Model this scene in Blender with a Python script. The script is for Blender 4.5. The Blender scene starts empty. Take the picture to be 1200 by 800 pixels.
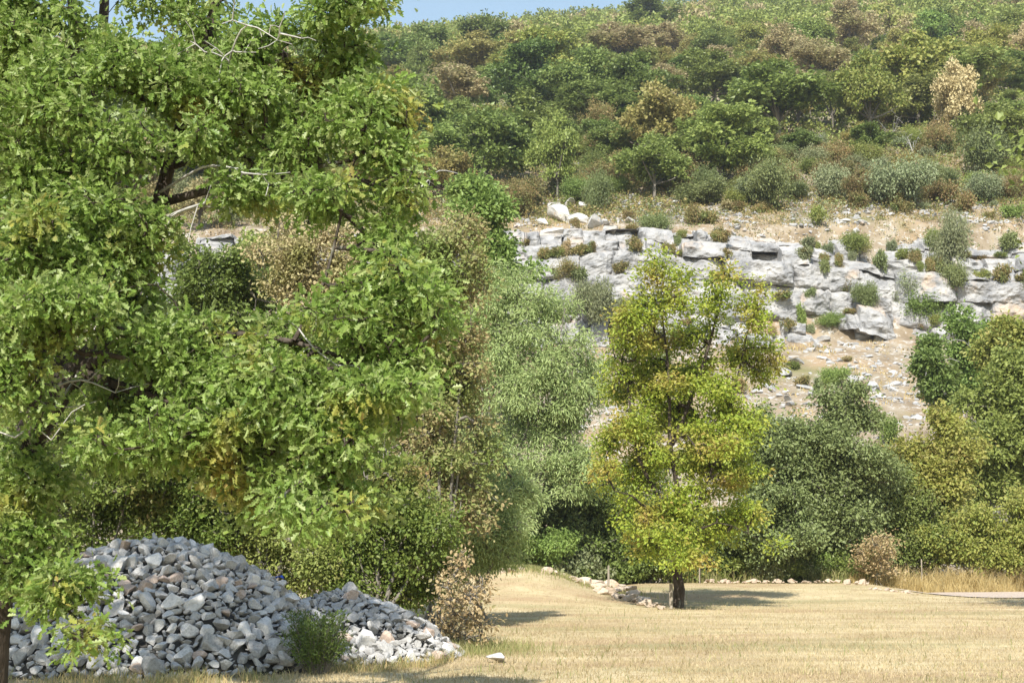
import bpy, math, random
import numpy as np
from mathutils import Vector, Matrix

rng = np.random.default_rng(11)
random.seed(11)
S = bpy.context.scene
COL = S.collection
R = math.radians

# ------------------------------------------------------------------ camera model (photo is 1200 x 800)
F, CX, CY, CAMZ, HZ = 1667.0, 600.0, 400.0, 1.7, 640.0
TH = math.atan((HZ - CY) / F)

def P(px, py, d):
    """world point on the ray through photo pixel (px, py) at forward distance d"""
    u, v = (px - CX) / F, (CY - py) / F
    y = math.cos(TH) - v * math.sin(TH)
    z = math.sin(TH) + v * math.cos(TH)
    s = d / y
    return np.array([u * s, d, CAMZ + z * s])

def elev(py):
    v = (CY - np.asarray(py, float)) / F
    return (math.sin(TH) + v * math.cos(TH)) / (math.cos(TH) - v * math.sin(TH))

def PIX(p):
    x, y, z = p[0], p[1], p[2] - CAMZ
    f = y * math.cos(TH) + z * math.sin(TH)
    up = -y * math.sin(TH) + z * math.cos(TH)
    return CX + F * x / f, CY - F * up / f

# ------------------------------------------------------------------ noise
def _hash(ix, iy, iz):
    h = (ix.astype(np.int64) * 374761393 + iy.astype(np.int64) * 668265263 + iz.astype(np.int64) * 1442695041) & 0xffffffff
    h = ((h ^ (h >> 13)) * 1274126177) & 0xffffffff
    h = ((h ^ (h >> 16)) * 2246822519) & 0xffffffff
    h = h ^ (h >> 15)
    return (h & 0xffffff) / float(0xffffff) * 2 - 1

def vnoise(x, y, z=0.0):
    x, y, z = np.broadcast_arrays(np.asarray(x, float), np.asarray(y, float), np.asarray(z, float))
    ix, iy, iz = np.floor(x), np.floor(y), np.floor(z)
    fx, fy, fz = x - ix, y - iy, z - iz
    fx, fy, fz = [t * t * (3 - 2 * t) for t in (fx, fy, fz)]
    r = 0
    for a in (0, 1):
        for b in (0, 1):
            for c in (0, 1):
                w = (fx if a else 1 - fx) * (fy if b else 1 - fy) * (fz if c else 1 - fz)
                r = r + w * _hash(ix + a, iy + b, iz + c)
    return r

def fbm(x, y, z=0.0, o=4):
    r, a, f = 0, 0.5, 1.0
    for i in range(o):
        r = r + a * vnoise(np.asarray(x) * f + 17.3 * i, np.asarray(y) * f + 5.1 * i, np.asarray(z) * f + 9.7 * i)
        a *= 0.5; f *= 2.03
    return r

def sstep(a, b, x):
    t = np.clip((np.asarray(x, float) - a) / (b - a), 0, 1)
    return t * t * (3 - 2 * t)

# ------------------------------------------------------------------ terrain
def field_z(x, y):
    x = np.asarray(x, float); y = np.asarray(y, float)
    sx = np.where(x > 0.4, 2.3, 4.5)
    mound = 0.98 * np.exp(-((x - 0.4) / sx) ** 2 - ((y - 46.5) / 4.6) ** 2)
    rise = 0.36 * sstep(44, 53, y) * (1 - sstep(12.5, 15.5, x)) * sstep(2, 5, x)
    drop = -0.5 * sstep(54, 58, y)
    base = 0.03 * fbm(x / 3.0, y / 3.0) + 0.012 * fbm(x / 0.5, y / 0.5, 3.1, 3)
    return mound + rise + drop + base

YS = np.array([56, 62.5, 85, 105, 111, 130, 160, 200, 260, 350, 480, 600, 1200.])
PA = np.array([712, 676, 500, 398, 268, 212, 162, 118, 87, 70, 60, 85, 300.])   # ground line at photo x = 400
PB = np.array([712, 676, 492, 396, 262, 198, 142, 98, 60, 28, 6, 50, 300.])   # at photo x = 950

def hill_z(x, y, rough=True):
    x = np.asarray(x, float); y = np.asarray(y, float)
    px = CX + F * x / np.maximum(y, 1)
    t = np.clip((px - 400) / 550, -0.25, 1.6)
    a = np.interp(y, YS, PA); b = np.interp(y, YS, PB)
    z = CAMZ + elev(a + (b - a) * t) * y
    if rough:
        m = sstep(60, 72, y)
        z = z + m * (0.55 * fbm(x / 5, y / 5, 0, 4) + 0.12 * fbm(x / 0.9, y / 0.9, 7.7, 3)) + 2.2 * sstep(130, 230, y) * fbm(x / 38, y / 38, 4.4, 3)
    return z

def hill_hit(px, py, y0=62., y1=480.):
    """where the ray through a pixel meets the hillside"""
    ys = np.arange(y0, y1, 0.5)
    u, v = (px - CX) / F, (CY - py) / F
    yy = math.cos(TH) - v * math.sin(TH); zz = math.sin(TH) + v * math.cos(TH)
    X = u / yy * ys; Z = CAMZ + zz / yy * ys
    h = hill_z(X, ys)
    i = np.argmax(h >= Z) if np.any(h >= Z) else len(ys) - 1
    return np.array([X[i], ys[i], h[i]])

# ------------------------------------------------------------------ mesh helpers
def np_mesh(name, verts, facesets, mat_index=None, smooth=False):
    """facesets: list of (n, k) integer arrays"""
    me = bpy.data.meshes.new(name)
    verts = np.asarray(verts, np.float32)
    me.vertices.add(len(verts)); me.vertices.foreach_set('co', verts.ravel())
    li = np.concatenate([f.ravel() for f in facesets]).astype(np.int32)
    tot = np.concatenate([np.full(len(f), f.shape[1], np.int32) for f in facesets])
    st = np.concatenate([[0], np.cumsum(tot)[:-1]]).astype(np.int32)
    me.loops.add(len(li)); me.loops.foreach_set('vertex_index', li)
    me.polygons.add(len(tot)); me.polygons.foreach_set('loop_start', st); me.polygons.foreach_set('loop_total', tot)
    if mat_index is not None:
        me.polygons.foreach_set('material_index', np.asarray(mat_index, np.int32))
    me.polygons.foreach_set('use_smooth', np.full(len(tot), smooth, bool))
    me.update(calc_edges=True)
    return me

def link(name, me, mat=None, parent=None, loc=None):
    o = bpy.data.objects.new(name, me)
    COL.objects.link(o)
    if mat is not None and me is not None:
        if len(me.materials) == 0:
            me.materials.append(mat)
        elif me.materials[0] is not mat:
            o.material_slots[0].link = 'OBJECT'; o.material_slots[0].material = mat
    if parent is not None:
        o.parent = parent
    if loc is not None:
        o.location = loc
    return o

def tag(o, label=None, cat=None, group=None, kind=None):
    if label: o['label'] = label
    if cat: o['category'] = cat
    if group: o['group'] = group
    if kind: o['kind'] = kind
    return o

def empty(name, loc, label, cat, group=None, rz=0.0):
    o = bpy.data.objects.new(name, None); COL.objects.link(o)
    o.location = loc; o.rotation_euler = (0, 0, rz); o.empty_display_size = 0.2
    return tag(o, label, cat, group)

def norm(a):
    return a / np.maximum(np.linalg.norm(a, axis=-1, keepdims=True), 1e-9)

# ------------------------------------------------------------------ materials
def new_mat(name):
    m = bpy.data.materials.new(name); m.use_nodes = True
    nt = m.node_tree; nt.nodes.clear()
    return m, nt, nt.nodes, nt.links

def ramp(N, stops, interp='LINEAR'):
    r = N.new('ShaderNodeValToRGB'); e = r.color_ramp; e.interpolation = interp
    while len(e.elements) < len(stops): e.elements.new(0.5)
    for el, (p, c) in zip(e.elements, stops):
        el.position = p; el.color = (*c, 1)
    return r

LEAF = 1.4
def leaf_mat(name, cols, patch=None, patch_amt=0.5, scale=0.8, trans=0.35, rough=0.5, objvar=0.0, mul=None, stretch=None):
    LEAF = 1.62 if mul is None else mul
    """cols: leaf tints; each leaf takes one; patch: a second set of tints that comes in patches (turning leaves)"""
    cols = [tuple(min(.8, q * LEAF) for q in c) for c in cols]; patch = [tuple(min(.8, q * LEAF) for q in c) for c in patch] if patch else None
    m, nt, N, L = new_mat(name)
    g = N.new('ShaderNodeNewGeometry')
    n = len(cols)
    r1 = ramp(N, [(i / max(1, n - 1), c) for i, c in enumerate(cols)])
    L.new(g.outputs['Random Per Island'], r1.inputs[0])
    colr = r1.outputs[0]
    if patch:
        k = len(patch)
        r2 = ramp(N, [(i / max(1, k - 1), c) for i, c in enumerate(patch)])
        L.new(g.outputs['Random Per Island'], r2.inputs[0])
        tc = N.new('ShaderNodeTexCoord'); no = N.new('ShaderNodeTexNoise')
        no.inputs['Scale'].default_value = scale; no.inputs['Detail'].default_value = 3
        if stretch:
            ma = N.new('ShaderNodeMapping'); ma.inputs['Scale'].default_value = stretch; L.new(tc.outputs['Object'], ma.inputs[0]); L.new(ma.outputs[0], no.inputs['Vector'])
        else:
            L.new(tc.outputs['Object'], no.inputs['Vector'])
        mp = N.new('ShaderNodeMapRange'); mp.inputs[1].default_value = 0.62 - 0.3 * patch_amt; mp.inputs[2].default_value = 0.78 - 0.3 * patch_amt
        L.new(no.outputs['Fac'], mp.inputs[0])
        mx = N.new('ShaderNodeMix'); mx.data_type = 'RGBA'
        L.new(mp.outputs[0], mx.inputs[0]); L.new(colr, mx.inputs[6]); L.new(r2.outputs[0], mx.inputs[7])
        colr = mx.outputs[2]
    if objvar > 0:
        oi = N.new('ShaderNodeObjectInfo'); hs = N.new('ShaderNodeHueSaturation')
        mh = N.new('ShaderNodeMapRange'); mh.inputs[3].default_value = 0.5 - 0.03 * objvar; mh.inputs[4].default_value = 0.5 + 0.02 * objvar
        mv = N.new('ShaderNodeMapRange'); mv.inputs[3].default_value = 1 + 0.3 * objvar; mv.inputs[4].default_value = 1 - 0.3 * objvar
        L.new(oi.outputs['Random'], mh.inputs[0]); L.new(oi.outputs['Random'], mv.inputs[0])
        wn = N.new('ShaderNodeTexWhiteNoise'); wn.noise_dimensions = '1D'; L.new(oi.outputs['Random'], wn.inputs['W'])
        L.new(wn.outputs['Value'], mv.inputs[0])
        L.new(mh.outputs[0], hs.inputs['Hue']); L.new(mv.outputs[0], hs.inputs['Value']); L.new(colr, hs.inputs['Color'])
        colr = hs.outputs[0]
    p = N.new('ShaderNodeBsdfPrincipled'); p.inputs['Roughness'].default_value = rough
    p.inputs['Specular IOR Level'].default_value = 0.35
    t = N.new('ShaderNodeBsdfTranslucent')
    L.new(colr, p.inputs['Base Color'])
    gm = N.new('ShaderNodeGamma'); gm.inputs[1].default_value = 0.9; L.new(colr, gm.inputs[0]); L.new(gm.outputs[0], t.inputs['Color'])
    ms = N.new('ShaderNodeMixShader'); ms.inputs[0].default_value = trans
    L.new(p.outputs[0], ms.inputs[1]); L.new(t.outputs[0], ms.inputs[2])
    o = N.new('ShaderNodeOutputMaterial'); L.new(ms.outputs[0], o.inputs[0])
    return m

def noise_mat(name, stops, scale=3.0, detail=8, rough=0.9, bump=0.3, bscale=20, stretch=(1, 1, 1), spots=None, dist=0.0, rnd=0.0, coord='Object'):
    """stone, bark, soil: a noise through a colour ramp, optional second spot layer (scale, lo, hi, colour)"""
    m, nt, N, L = new_mat(name)
    tc = N.new('ShaderNodeTexCoord'); mp = N.new('ShaderNodeMapping'); mp.inputs['Scale'].default_value = stretch
    L.new(tc.outputs[coord], mp.inputs[0])
    no = N.new('ShaderNodeTexNoise'); no.inputs['Scale'].default_value = scale; no.inputs['Detail'].default_value = detail
    no.inputs['Roughness'].default_value = 0.62; no.inputs['Distortion'].default_value = dist
    L.new(mp.outputs[0], no.inputs['Vector'])
    r = ramp(N, stops); L.new(no.outputs['Fac'], r.inputs[0]); c = r.outputs[0]
    for sp in (spots or []):
        n2 = N.new('ShaderNodeTexNoise'); n2.inputs['Scale'].default_value = sp[0]; n2.inputs['Detail'].default_value = 6; n2.inputs['Roughness'].default_value = 0.65
        L.new(mp.outputs[0], n2.inputs['Vector'])
        mr = N.new('ShaderNodeMapRange'); mr.inputs[1].default_value = sp[1]; mr.inputs[2].default_value = sp[2]
        L.new(n2.outputs['Fac'], mr.inputs[0])
        mx = N.new('ShaderNodeMix'); mx.data_type = 'RGBA'; L.new(mr.outputs[0], mx.inputs[0]); L.new(c, mx.inputs[6]); mx.inputs[7].default_value = (*sp[3], 1)
        c = mx.outputs[2]
    if rnd:
        oi = N.new('ShaderNodeObjectInfo'); mv = N.new('ShaderNodeMapRange'); mv.inputs[3].default_value = 1 - rnd; mv.inputs[4].default_value = 1 + rnd
        L.new(oi.outputs['Random'], mv.inputs[0]); hs = N.new('ShaderNodeHueSaturation'); L.new(mv.outputs[0], hs.inputs['Value']); L.new(c, hs.inputs['Color']); c = hs.outputs[0]
    p = N.new('ShaderNodeBsdfPrincipled'); p.inputs['Roughness'].default_value = rough; p.inputs['Specular IOR Level'].default_value = 0.2
    L.new(c, p.inputs['Base Color'])
    if bump:
        n3 = N.new('ShaderNodeTexNoise'); n3.inputs['Scale'].default_value = bscale; n3.inputs['Detail'].default_value = 6
        L.new(mp.outputs[0], n3.inputs['Vector'])
        b = N.new('ShaderNodeBump'); b.inputs['Strength'].default_value = bump; b.inputs['Distance'].default_value = 0.05
        L.new(n3.outputs['Fac'], b.inputs['Height']); L.new(b.outputs[0], p.inputs['Normal'])
    o = N.new('ShaderNodeOutputMaterial'); L.new(p.outputs[0], o.inputs[0])
    return m

G = {}
G['oak'] = leaf_mat('oak_leaves', [(.072, .122, .022), (.125, .19, .036), (.18, .245, .06), (.10, .158, .028), (.24, .285, .11), (.085, .138, .024)],
                      [(.23, .23, .045), (.30, .26, .06), (.24, .17, .06), (.18, .21, .035)], 0.16, 1.6, 0.45, 0.40)
G['maple'] = leaf_mat('turning_maple_leaves', [(.13, .19, .025), (.19, .24, .032), (.25, .27, .04), (.16, .22, .028)],
                      [(.27, .25, .05), (.29, .225, .06), (.25, .17, .06), (.25, .25, .05)], 0.36, 0.75, 0.4)
G['willow'] = leaf_mat('silvery_leaves', [(.15, .20, .075), (.21, .265, .10), (.27, .315, .135), (.17, .225, .085)], None, 0, 1, 0.3)
G['bronze'] = leaf_mat('bronze_leaves', [(.14, .16, .05), (.19, .19, .075), (.24, .205, .10), (.21, .16, .08)],
                      [(.11, .155, .04), (.16, .205, .055), (.13, .17, .045)], 0.5, 0.7, 0.32)
G['tan'] = leaf_mat('browned_leaves', [(.255, .22, .12), (.31, .265, .145), (.225, .185, .10), (.28, .245, .125), (.19, .19, .075)],
                    [(.16, .18, .05), (.20, .20, .06)], 0.35, 0.6, 0.3, objvar=0.2)
G['beige'] = leaf_mat('pale_dry_leaves', [(.31, .26, .14), (.36, .30, .165), (.27, .225, .115)], None, 0, 1, 0.3, objvar=0.3)
G['olive'] = leaf_mat('olive_green_leaves', [(.10, .13, .03), (.14, .17, .045), (.17, .19, .055), (.12, .16, .035)],
                      [(.20, .19, .06), (.22, .18, .07)], 0.3, 0.6, 0.32, objvar=0.7)
G['dark'] = leaf_mat('dark_green_leaves', [(.075, .105, .026), (.105, .145, .034), (.135, .178, .044), (.09, .125, .026)], None, 0, 1, 0.3, 0.42, objvar=0.7)
G['green'] = leaf_mat('mid_green_leaves', [(.095, .135, .034), (.13, .175, .044), (.16, .205, .055), (.11, .155, .036)],
                      [(.13, .17, .04), (.16, .19, .05)], 0.3, 0.5, 0.34, objvar=0.7)
G['lime'] = leaf_mat('yellow_green_leaves', [(.15, .18, .035), (.20, .215, .05), (.225, .22, .06), (.13, .17, .035)],
                      [(.26, .215, .07), (.11, .155, .035)], 0.35, 0.6, 0.36, objvar=0.5)
G['gold'] = leaf_mat('golden_leaves', [(.22, .205, .065), (.27, .235, .08), (.19, .18, .06), (.24, .19, .075)],
                     [(.14, .17, .04), (.18, .2, .05)], 0.45, 0.5, 0.34, objvar=0.4)
G['holm'] = leaf_mat('dull_dark_green_leaves', [(.085, .108, .038), (.115, .14, .05), (.14, .165, .064), (.095, .12, .04)], None, 0, 1, 0.25, 0.45, objvar=0.4)
G['shrub'] = leaf_mat('hedge_leaves', [(.07, .11, .02), (.10, .15, .03), (.14, .18, .04), (.085, .13, .022)],
                      [(.20, .18, .06), (.24, .15, .07), (.16, .19, .05)], 0.3, 0.8, 0.34, objvar=0.4)
G['boxwood'] = leaf_mat('browned_box_leaves', [(.15, .11, .045), (.20, .15, .06), (.13, .12, .04), (.10, .11, .035), (.22, .16, .07)],
                        [(.09, .12, .035), (.12, .14, .04)], 0.35, 1.2, 0.25, objvar=0.7)
G['grey'] = leaf_mat('grey_green_leaves', [(.13, .15, .08), (.17, .19, .10), (.11, .14, .06)], None, 0, 1, 0.25, objvar=0.6)
G['dry'] = leaf_mat('dry_shrub_leaves', [(.40, .30, .16), (.48, .38, .21), (.32, .23, .12), (.28, .26, .12)], None, 0, 1, 0.3, mul=1.1)
G['straw'] = leaf_mat('straw_blades', [(.46, .36, .16), (.54, .43, .20), (.40, .30, .13), (.50, .42, .22)], None, 0, 1, 0.3, 0.6, mul=1.12)
G['sward'] = leaf_mat('short_dry_blades', [(.49, .40, .235), (.55, .46, .28), (.43, .345, .195), (.38, .31, .165)],
                      [(.32, .28, .14), (.38, .30, .17), (.33, .245, .14)], 0.5, 0.30, 0.25, 0.7, mul=1.0, stretch=(.6, 1.1, 1))
G['greengrass'] = leaf_mat('green_blades', [(.10, .12, .035), (.16, .165, .06), (.26, .235, .11), (.13, .14, .045)], None, 0, 1, 0.3, 0.6)

BARK = noise_mat('dark_oak_bark', [(.3, (.025, .02, .015)), (.55, (.07, .055, .042)), (.75, (.14, .12, .10))], 9, 8, 0.9, 0.8, 26, (1, 1, .35), [(3.0, .60, .70, (.22, .23, .19))])
GBARK = noise_mat('grey_bark', [(.3, (.10, .09, .07)), (.6, (.22, .20, .17)), (.8, (.32, .30, .26))], 7, 6, 0.9, 0.5, 22, (1, 1, .4))
DEADW = noise_mat('bleached_dead_wood', [(.3, (.25, .24, .22)), (.6, (.45, .44, .41)), (.8, (.58, .57, .54))], 8, 6, 0.85, 0.3, 30, (1, 1, .3))
ROCK = noise_mat('cliff_limestone', [(.25, (.18, .185, .19)), (.42, (.31, .31, .31)), (.58, (.41, .405, .395)), (.75, (.50, .48, .46))], 0.55, 10, 0.95, 0.6, 5.0, (1, 1, 1.3),
                 [(0.9, .56, .70, (.55, .43, .32)), (4.5, .60, .72, (.16, .16, .155)), (0.35, .60, .72, (.30, .31, .33))], 0.4)
PALE = noise_mat('pale_limestone', [(.3, (.42, .41, .39)), (.55, (.56, .55, .52)), (.75, (.66, .63, .58))], 3, 8, 0.95, 0.4, 14, (1, 1, 1), [(5, .6, .72, (.26, .26, .25)), (1.4, .6, .7, (.52, .40, .29))], rnd=0.15)
STONE = {
    'grey': noise_mat('grey_fieldstone', [(.28, (.29, .28, .265)), (.5, (.46, .45, .43)), (.72, (.59, .575, .54))], 5, 8, 0.95, 0.45, 22, (1, 1, 1), [(9, .6, .70, (.13, .13, .13)), (4, .62, .72, (.50, .49, .46))], rnd=0.22),
    'pale': noise_mat('pale_fieldstone', [(.28, (.42, .42, .41)), (.5, (.57, .56, .54)), (.72, (.68, .66, .62))], 5, 8, 0.95, 0.4, 22, (1, 1, 1), [(9, .62, .72, (.22, .22, .21))], rnd=0.15),
    'buff': noise_mat('buff_fieldstone', [(.28, (.32, .25, .20)), (.5, (.47, .37, .30)), (.72, (.58, .49, .41))], 5, 8, 0.95, 0.4, 22, (1, 1, 1), [(9, .62, .72, (.22, .20, .18))], rnd=0.18),
    'wall': noise_mat('creamy_wall_stone', [(.28, (.36, .275, .20)), (.5, (.48, .39, .30)), (.72, (.58, .50, .42))], 4, 8, 0.95, 0.4, 18, (1, 1, 1), [(3, .58, .7, (.52, .33, .19))], rnd=0.12),
}
HEAP_CORE = noise_mat('dark_heap_core', [(.3, (.05, .05, .045)), (.7, (.14, .13, .12))], 8, 6, 1, 0.4, 20)  # dark mottled tone of the heap core, visible between the stones
WOODP = noise_mat('weathered_post_wood', [(.3, (.20, .17, .13)), (.7, (.42, .37, .30))], 8, 6, 0.9, 0.4, 30, (1, 1, .2))

# field: straw, ochre and green-tinged bands lying across it
def field_mat():
    m, nt, N, L = new_mat('mown_dry_field')
    tc = N.new('ShaderNodeTexCoord')
    def nz(scale, st, det=6, rough=.6):
        mp = N.new('ShaderNodeMapping'); mp.inputs['Scale'].default_value = st; L.new(tc.outputs['Object'], mp.inputs[0])
        n = N.new('ShaderNodeTexNoise'); n.inputs['Scale'].default_value = scale; n.inputs['Detail'].default_value = det; n.inputs['Roughness'].default_value = rough
        L.new(mp.outputs[0], n.inputs['Vector']); return n.outputs['Fac']
    def mix(f, a, b):
        x = N.new('ShaderNodeMix'); x.data_type = 'RGBA'; L.new(f, x.inputs[0])
        if isinstance(a, tuple): x.inputs[6].default_value = (*a, 1)
        else: L.new(a, x.inputs[6])
        if isinstance(b, tuple): x.inputs[7].default_value = (*b, 1)
        else: L.new(b, x.inputs[7])
        return x.outputs[2]
    def rng_(f, a, b):
        r = N.new('ShaderNodeMapRange'); r.inputs[1].default_value = a; r.inputs[2].default_value = b; L.new(f, r.inputs[0]); return r.outputs[0]
    r = ramp(N, [(.30, (.34, .27, .155)), (.44, (.44, .36, .21)), (.56, (.52, .43, .26)), (.70, (.60, .51, .33))])
    L.new(nz(0.7, (.65, 1, 1), 9, .70), r.inputs[0])
    c = r.outputs[0]
    c = mix(rng_(nz(0.30, (.40, 1, 1), 6, .65), .48, .60), c, (.37, .27, .16))
    c = mix(rng_(nz(0.26, (.3, 1.2, 1), 5), .53, .66), c, (.30, .27, .14))
    c = mix(rng_(nz(2.2, (.6, 1, 1), 7, .72), .55, .68), c, (.31, .225, .13))
    c = mix(rng_(nz(8, (1, 1, 1), 6, .7), .56, .70), c, (.29, .21, .12))
    c = mix(rng_(nz(22, (1, 1, 1), 4, .7), .60, .72), c, (.68, .58, .38))
    p = N.new('ShaderNodeBsdfPrincipled'); p.inputs['Roughness'].default_value = 1; p.inputs['Specular IOR Level'].default_value = 0.1
    L.new(c, p.inputs['Base Color'])
    b = N.new('ShaderNodeBump'); b.inputs['Strength'].default_value = .6; b.inputs['Distance'].default_value = .06
    L.new(nz(9, (1, 1, 1), 8, .7), b.inputs['Height']); L.new(b.outputs[0], p.inputs['Normal'])
    o = N.new('ShaderNodeOutputMaterial'); L.new(p.outputs[0], o.inputs[0])
    return m
FIELD = field_mat()
HILL = noise_mat('scrubby_hill_soil', [(.28, (.14, .105, .07)), (.44, (.22, .175, .12)), (.58, (.29, .245, .18)), (.75, (.37, .335, .28))], 0.45, 10, 1, 0.8, 3.0, (1, 1, 1),
                 [(0.20, .50, .64, (.29, .215, .135)), (2.2, .55, .64, (.42, .40, .37)), (0.13, .55, .68, (.18, .17, .08))], 0.3)
GRAVEL = noise_mat('gravel_track', [(.3, (.38, .30, .24)), (.6, (.50, .42, .35)), (.8, (.58, .51, .44))], 6, 8, 1, 0.4, 40)

# ------------------------------------------------------------------ leaf templates (x along the leaf, y across, z out of it)
def T_oak():
    half = [(0, 0), (.12, .04), (.28, .20), (.37, .09), (.52, .30), (.62, .12), (.80, .26), (.90, .10), (1, 0)]
    v = [(x, y, .10 * abs(y) * 4 - .12 * x * x) for x, y in half] + [(x, -y, .10 * y * 4 - .12 * x * x) for x, y in half[1:-1]]
    n = len(half)
    a = list(range(n)); b = [0] + [n + i for i in range(n - 2)] + [n - 1]
    return np.array(v), [np.array([a[::-1]]), np.array([b])]
def T_leaf(w=.5):
    v = [(0, 0, 0), (.3, w * .5, .08), (.72, w * .42, .05), (1, 0, -.08), (.72, -w * .42, .05), (.3, -w * .5, .08)]
    return np.array(v), [np.array([[3, 2, 1, 0]]), np.array([[0, 5, 4, 3]])]
def T_card(w=.8):
    v = [(0, 0, 0), (.45, w * .5, .1), (1, .05, -.1), (.55, -w * .5, .12)]
    return np.array(v), [np.array([[0, 3, 2, 1]])]
TEMPL = {'oak': T_oak(), 'leaf': T_leaf(.55), 'narrow': T_leaf(.26), 'round': T_leaf(.8), 'card': T_card()}

def leaf_arrays(tips, per, spread, smin, smax, tmpl, upb=0.7, droop=0.2, seed=0, flat=0.75, twig=None):
    g = np.random.default_rng(seed)
    tv, tf = TEMPL[tmpl]
    c = np.repeat(tips, per, axis=0); n = len(c)
    off = g.normal(size=(n, 3)) * spread; off[:, 2] *= flat
    pos = c + off
    d = norm(norm(off) * 0.9 + g.normal(size=(n, 3)) * 0.55 + np.array([0, 0, -droop]))
    nn = g.normal(size=(n, 3)) * 0.75 + np.array([0, -0.25, upb])
    nn = nn - d * np.sum(nn * d, axis=1, keepdims=True); nn = norm(nn)
    b = np.cross(nn, d)
    s = (smin + (smax - smin) * g.random(n) ** 1.3)[:, None, None]
    V = pos[:, None, :] + s * (d[:, None, :] * tv[None, :, 0, None] + b[:, None, :] * tv[None, :, 1, None] + nn[:, None, :] * tv[None, :, 2, None])
    k = len(tv)
    base = (np.arange(n) * k)[:, None]
    fs = [(base[:, :, None] + f[None]).reshape(-1, f.shape[1]) for f in tf]
    return V.reshape(-1, 3), fs

def leaf_mesh(name, *a, **k):
    v, f = leaf_arrays(*a, **k)
    return np_mesh(name, v, f)

def tube_arrays(p0, p1, r0, r1, sides=5):
    d = norm(p1 - p0)
    ref = np.where(np.abs(d[:, 2:3]) < .9, np.array([[0, 0, 1.]]), np.array([[1., 0, 0]]))
    a = norm(np.cross(d, ref)); b = np.cross(d, a)
    th = np.arange(sides) * 2 * math.pi / sides
    ring = a[:, None, :] * np.cos(th)[None, :, None] + b[:, None, :] * np.sin(th)[None, :, None]
    lo = p0[:, None, :] - d[:, None, :] * r0[:, None, None] * .3 + ring * r0[:, None, None]
    hi = p1[:, None, :] + d[:, None, :] * r1[:, None, None] * .3 + ring * r1[:, None, None]
    V = np.concatenate([lo, hi], axis=1).reshape(-1, 3)
    base = (np.arange(len(p0)) * 2 * sides)[:, None]
    i = np.arange(sides); j = (i + 1) % sides
    q = np.stack([i, j, j + sides, i + sides], axis=1)
    Fq = (base[:, :, None] + q[None]).reshape(-1, 4)
    return V, Fq

def resample(pts, step):
    pts = np.asarray(pts, float)
    # Catmull-Rom through x, y, z, radius
    out = []
    n = len(pts)
    for i in range(n - 1):
        p0, p1, p2, p3 = pts[max(i - 1, 0)], pts[i], pts[i + 1], pts[min(i + 2, n - 1)]
        L = np.linalg.norm(p2[:3] - p1[:3]); k = max(1, int(L / step))
        for t in np.arange(k) / k:
            out.append(0.5 * (2 * p1 + (p2 - p0) * t + (2 * p0 - 5 * p1 + 4 * p2 - p3) * t * t + (3 * p1 - p0 - 3 * p2 + p3) * t ** 3))
    out.append(pts[-1])
    return np.array(out)

def sample_blobs(blobs, n, seed, gap=-0.12, gscale=0.9, shell=2.0):
    """points in ellipsoids (centre, radii, weight), culled by noise so that the crown has gaps"""
    g = np.random.default_rng(seed)
    w = np.array([b[2] * b[1][0] * b[1][1] * b[1][2] for b in blobs]) ** 0.8
    w = w / w.sum(); res = []
    for b, wi in zip(blobs, w):
        m = max(3, int(n * wi * 2.8))
        u = norm(g.normal(size=(m, 3))); r = g.random(m) ** (1 / (shell + 1.0)) * (1 + .18 * g.normal(size=m))
        p = np.asarray(b[0]) + u * r[:, None] * np.asarray(b[1])
        nz = fbm(p[:, 0] / gscale + seed * 3.1, p[:, 1] / gscale, p[:, 2] / gscale * 1.4, 2)
        p = p[nz > gap]
        res.append(p[:max(2, int(n * wi))])
    return np.concatenate(res)

def grow(limbs, anchors, tip_r=.006, expo=.48, step=.3, maxr=.2):
    """limbs: list of polylines of (x, y, z, r); every anchor is joined to its nearest branch; returns edges"""
    pos, par, rad = [], [], []
    for li, l in enumerate(limbs):
        q = resample(l, step)
        prev = -1
        if li > 0:
            A = np.array(pos); prev = int(np.argmin(np.linalg.norm(A - q[0, :3], axis=1)))
        for a in q:
            pos.append(a[:3]); par.append(prev); rad.append(a[3]); prev = len(pos) - 1
    nl = len(pos)
    n = len(anchors); M = nl + 2 * n
    X = np.zeros((M, 3)); X[:nl] = pos; depth = np.zeros(M)
    d0 = np.array([np.min(np.linalg.norm(X[:nl] - a, axis=1)) for a in anchors]) if n else np.zeros(0)
    order = np.argsort(d0); m = nl
    jit = np.random.default_rng(n).normal(size=(n, 3))
    par = par + [0] * (2 * n); rad = np.array(rad + [0.0] * (2 * n))
    for q, k in enumerate(order):
        a = anchors[k]
        dd = np.linalg.norm(X[:m] - a, axis=1)
        j = int(np.argmin(dd + .35 * depth[:m])); L = dd[j]
        X[m] = X[j] * .45 + a * .55 + jit[q] * .07 * L + np.array([0, 0, .05 * L]); par[m] = j; depth[m] = depth[j] + L * .55
        X[m + 1] = a; par[m + 1] = m; depth[m + 1] = depth[j] + L
        m += 2
    par = np.array(par)
    cnt = np.zeros(M); cnt[nl:] = .5
    for i in range(M - 1, -1, -1):
        if par[i] >= 0: cnt[par[i]] += cnt[i] + (0 if i >= nl else 0)
    r = np.where(rad > 0, rad, np.minimum(tip_r * np.maximum(cnt, 1) ** expo, maxr))
    e = np.where(par >= 0)[0]
    return X, par, r, e, nl

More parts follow.
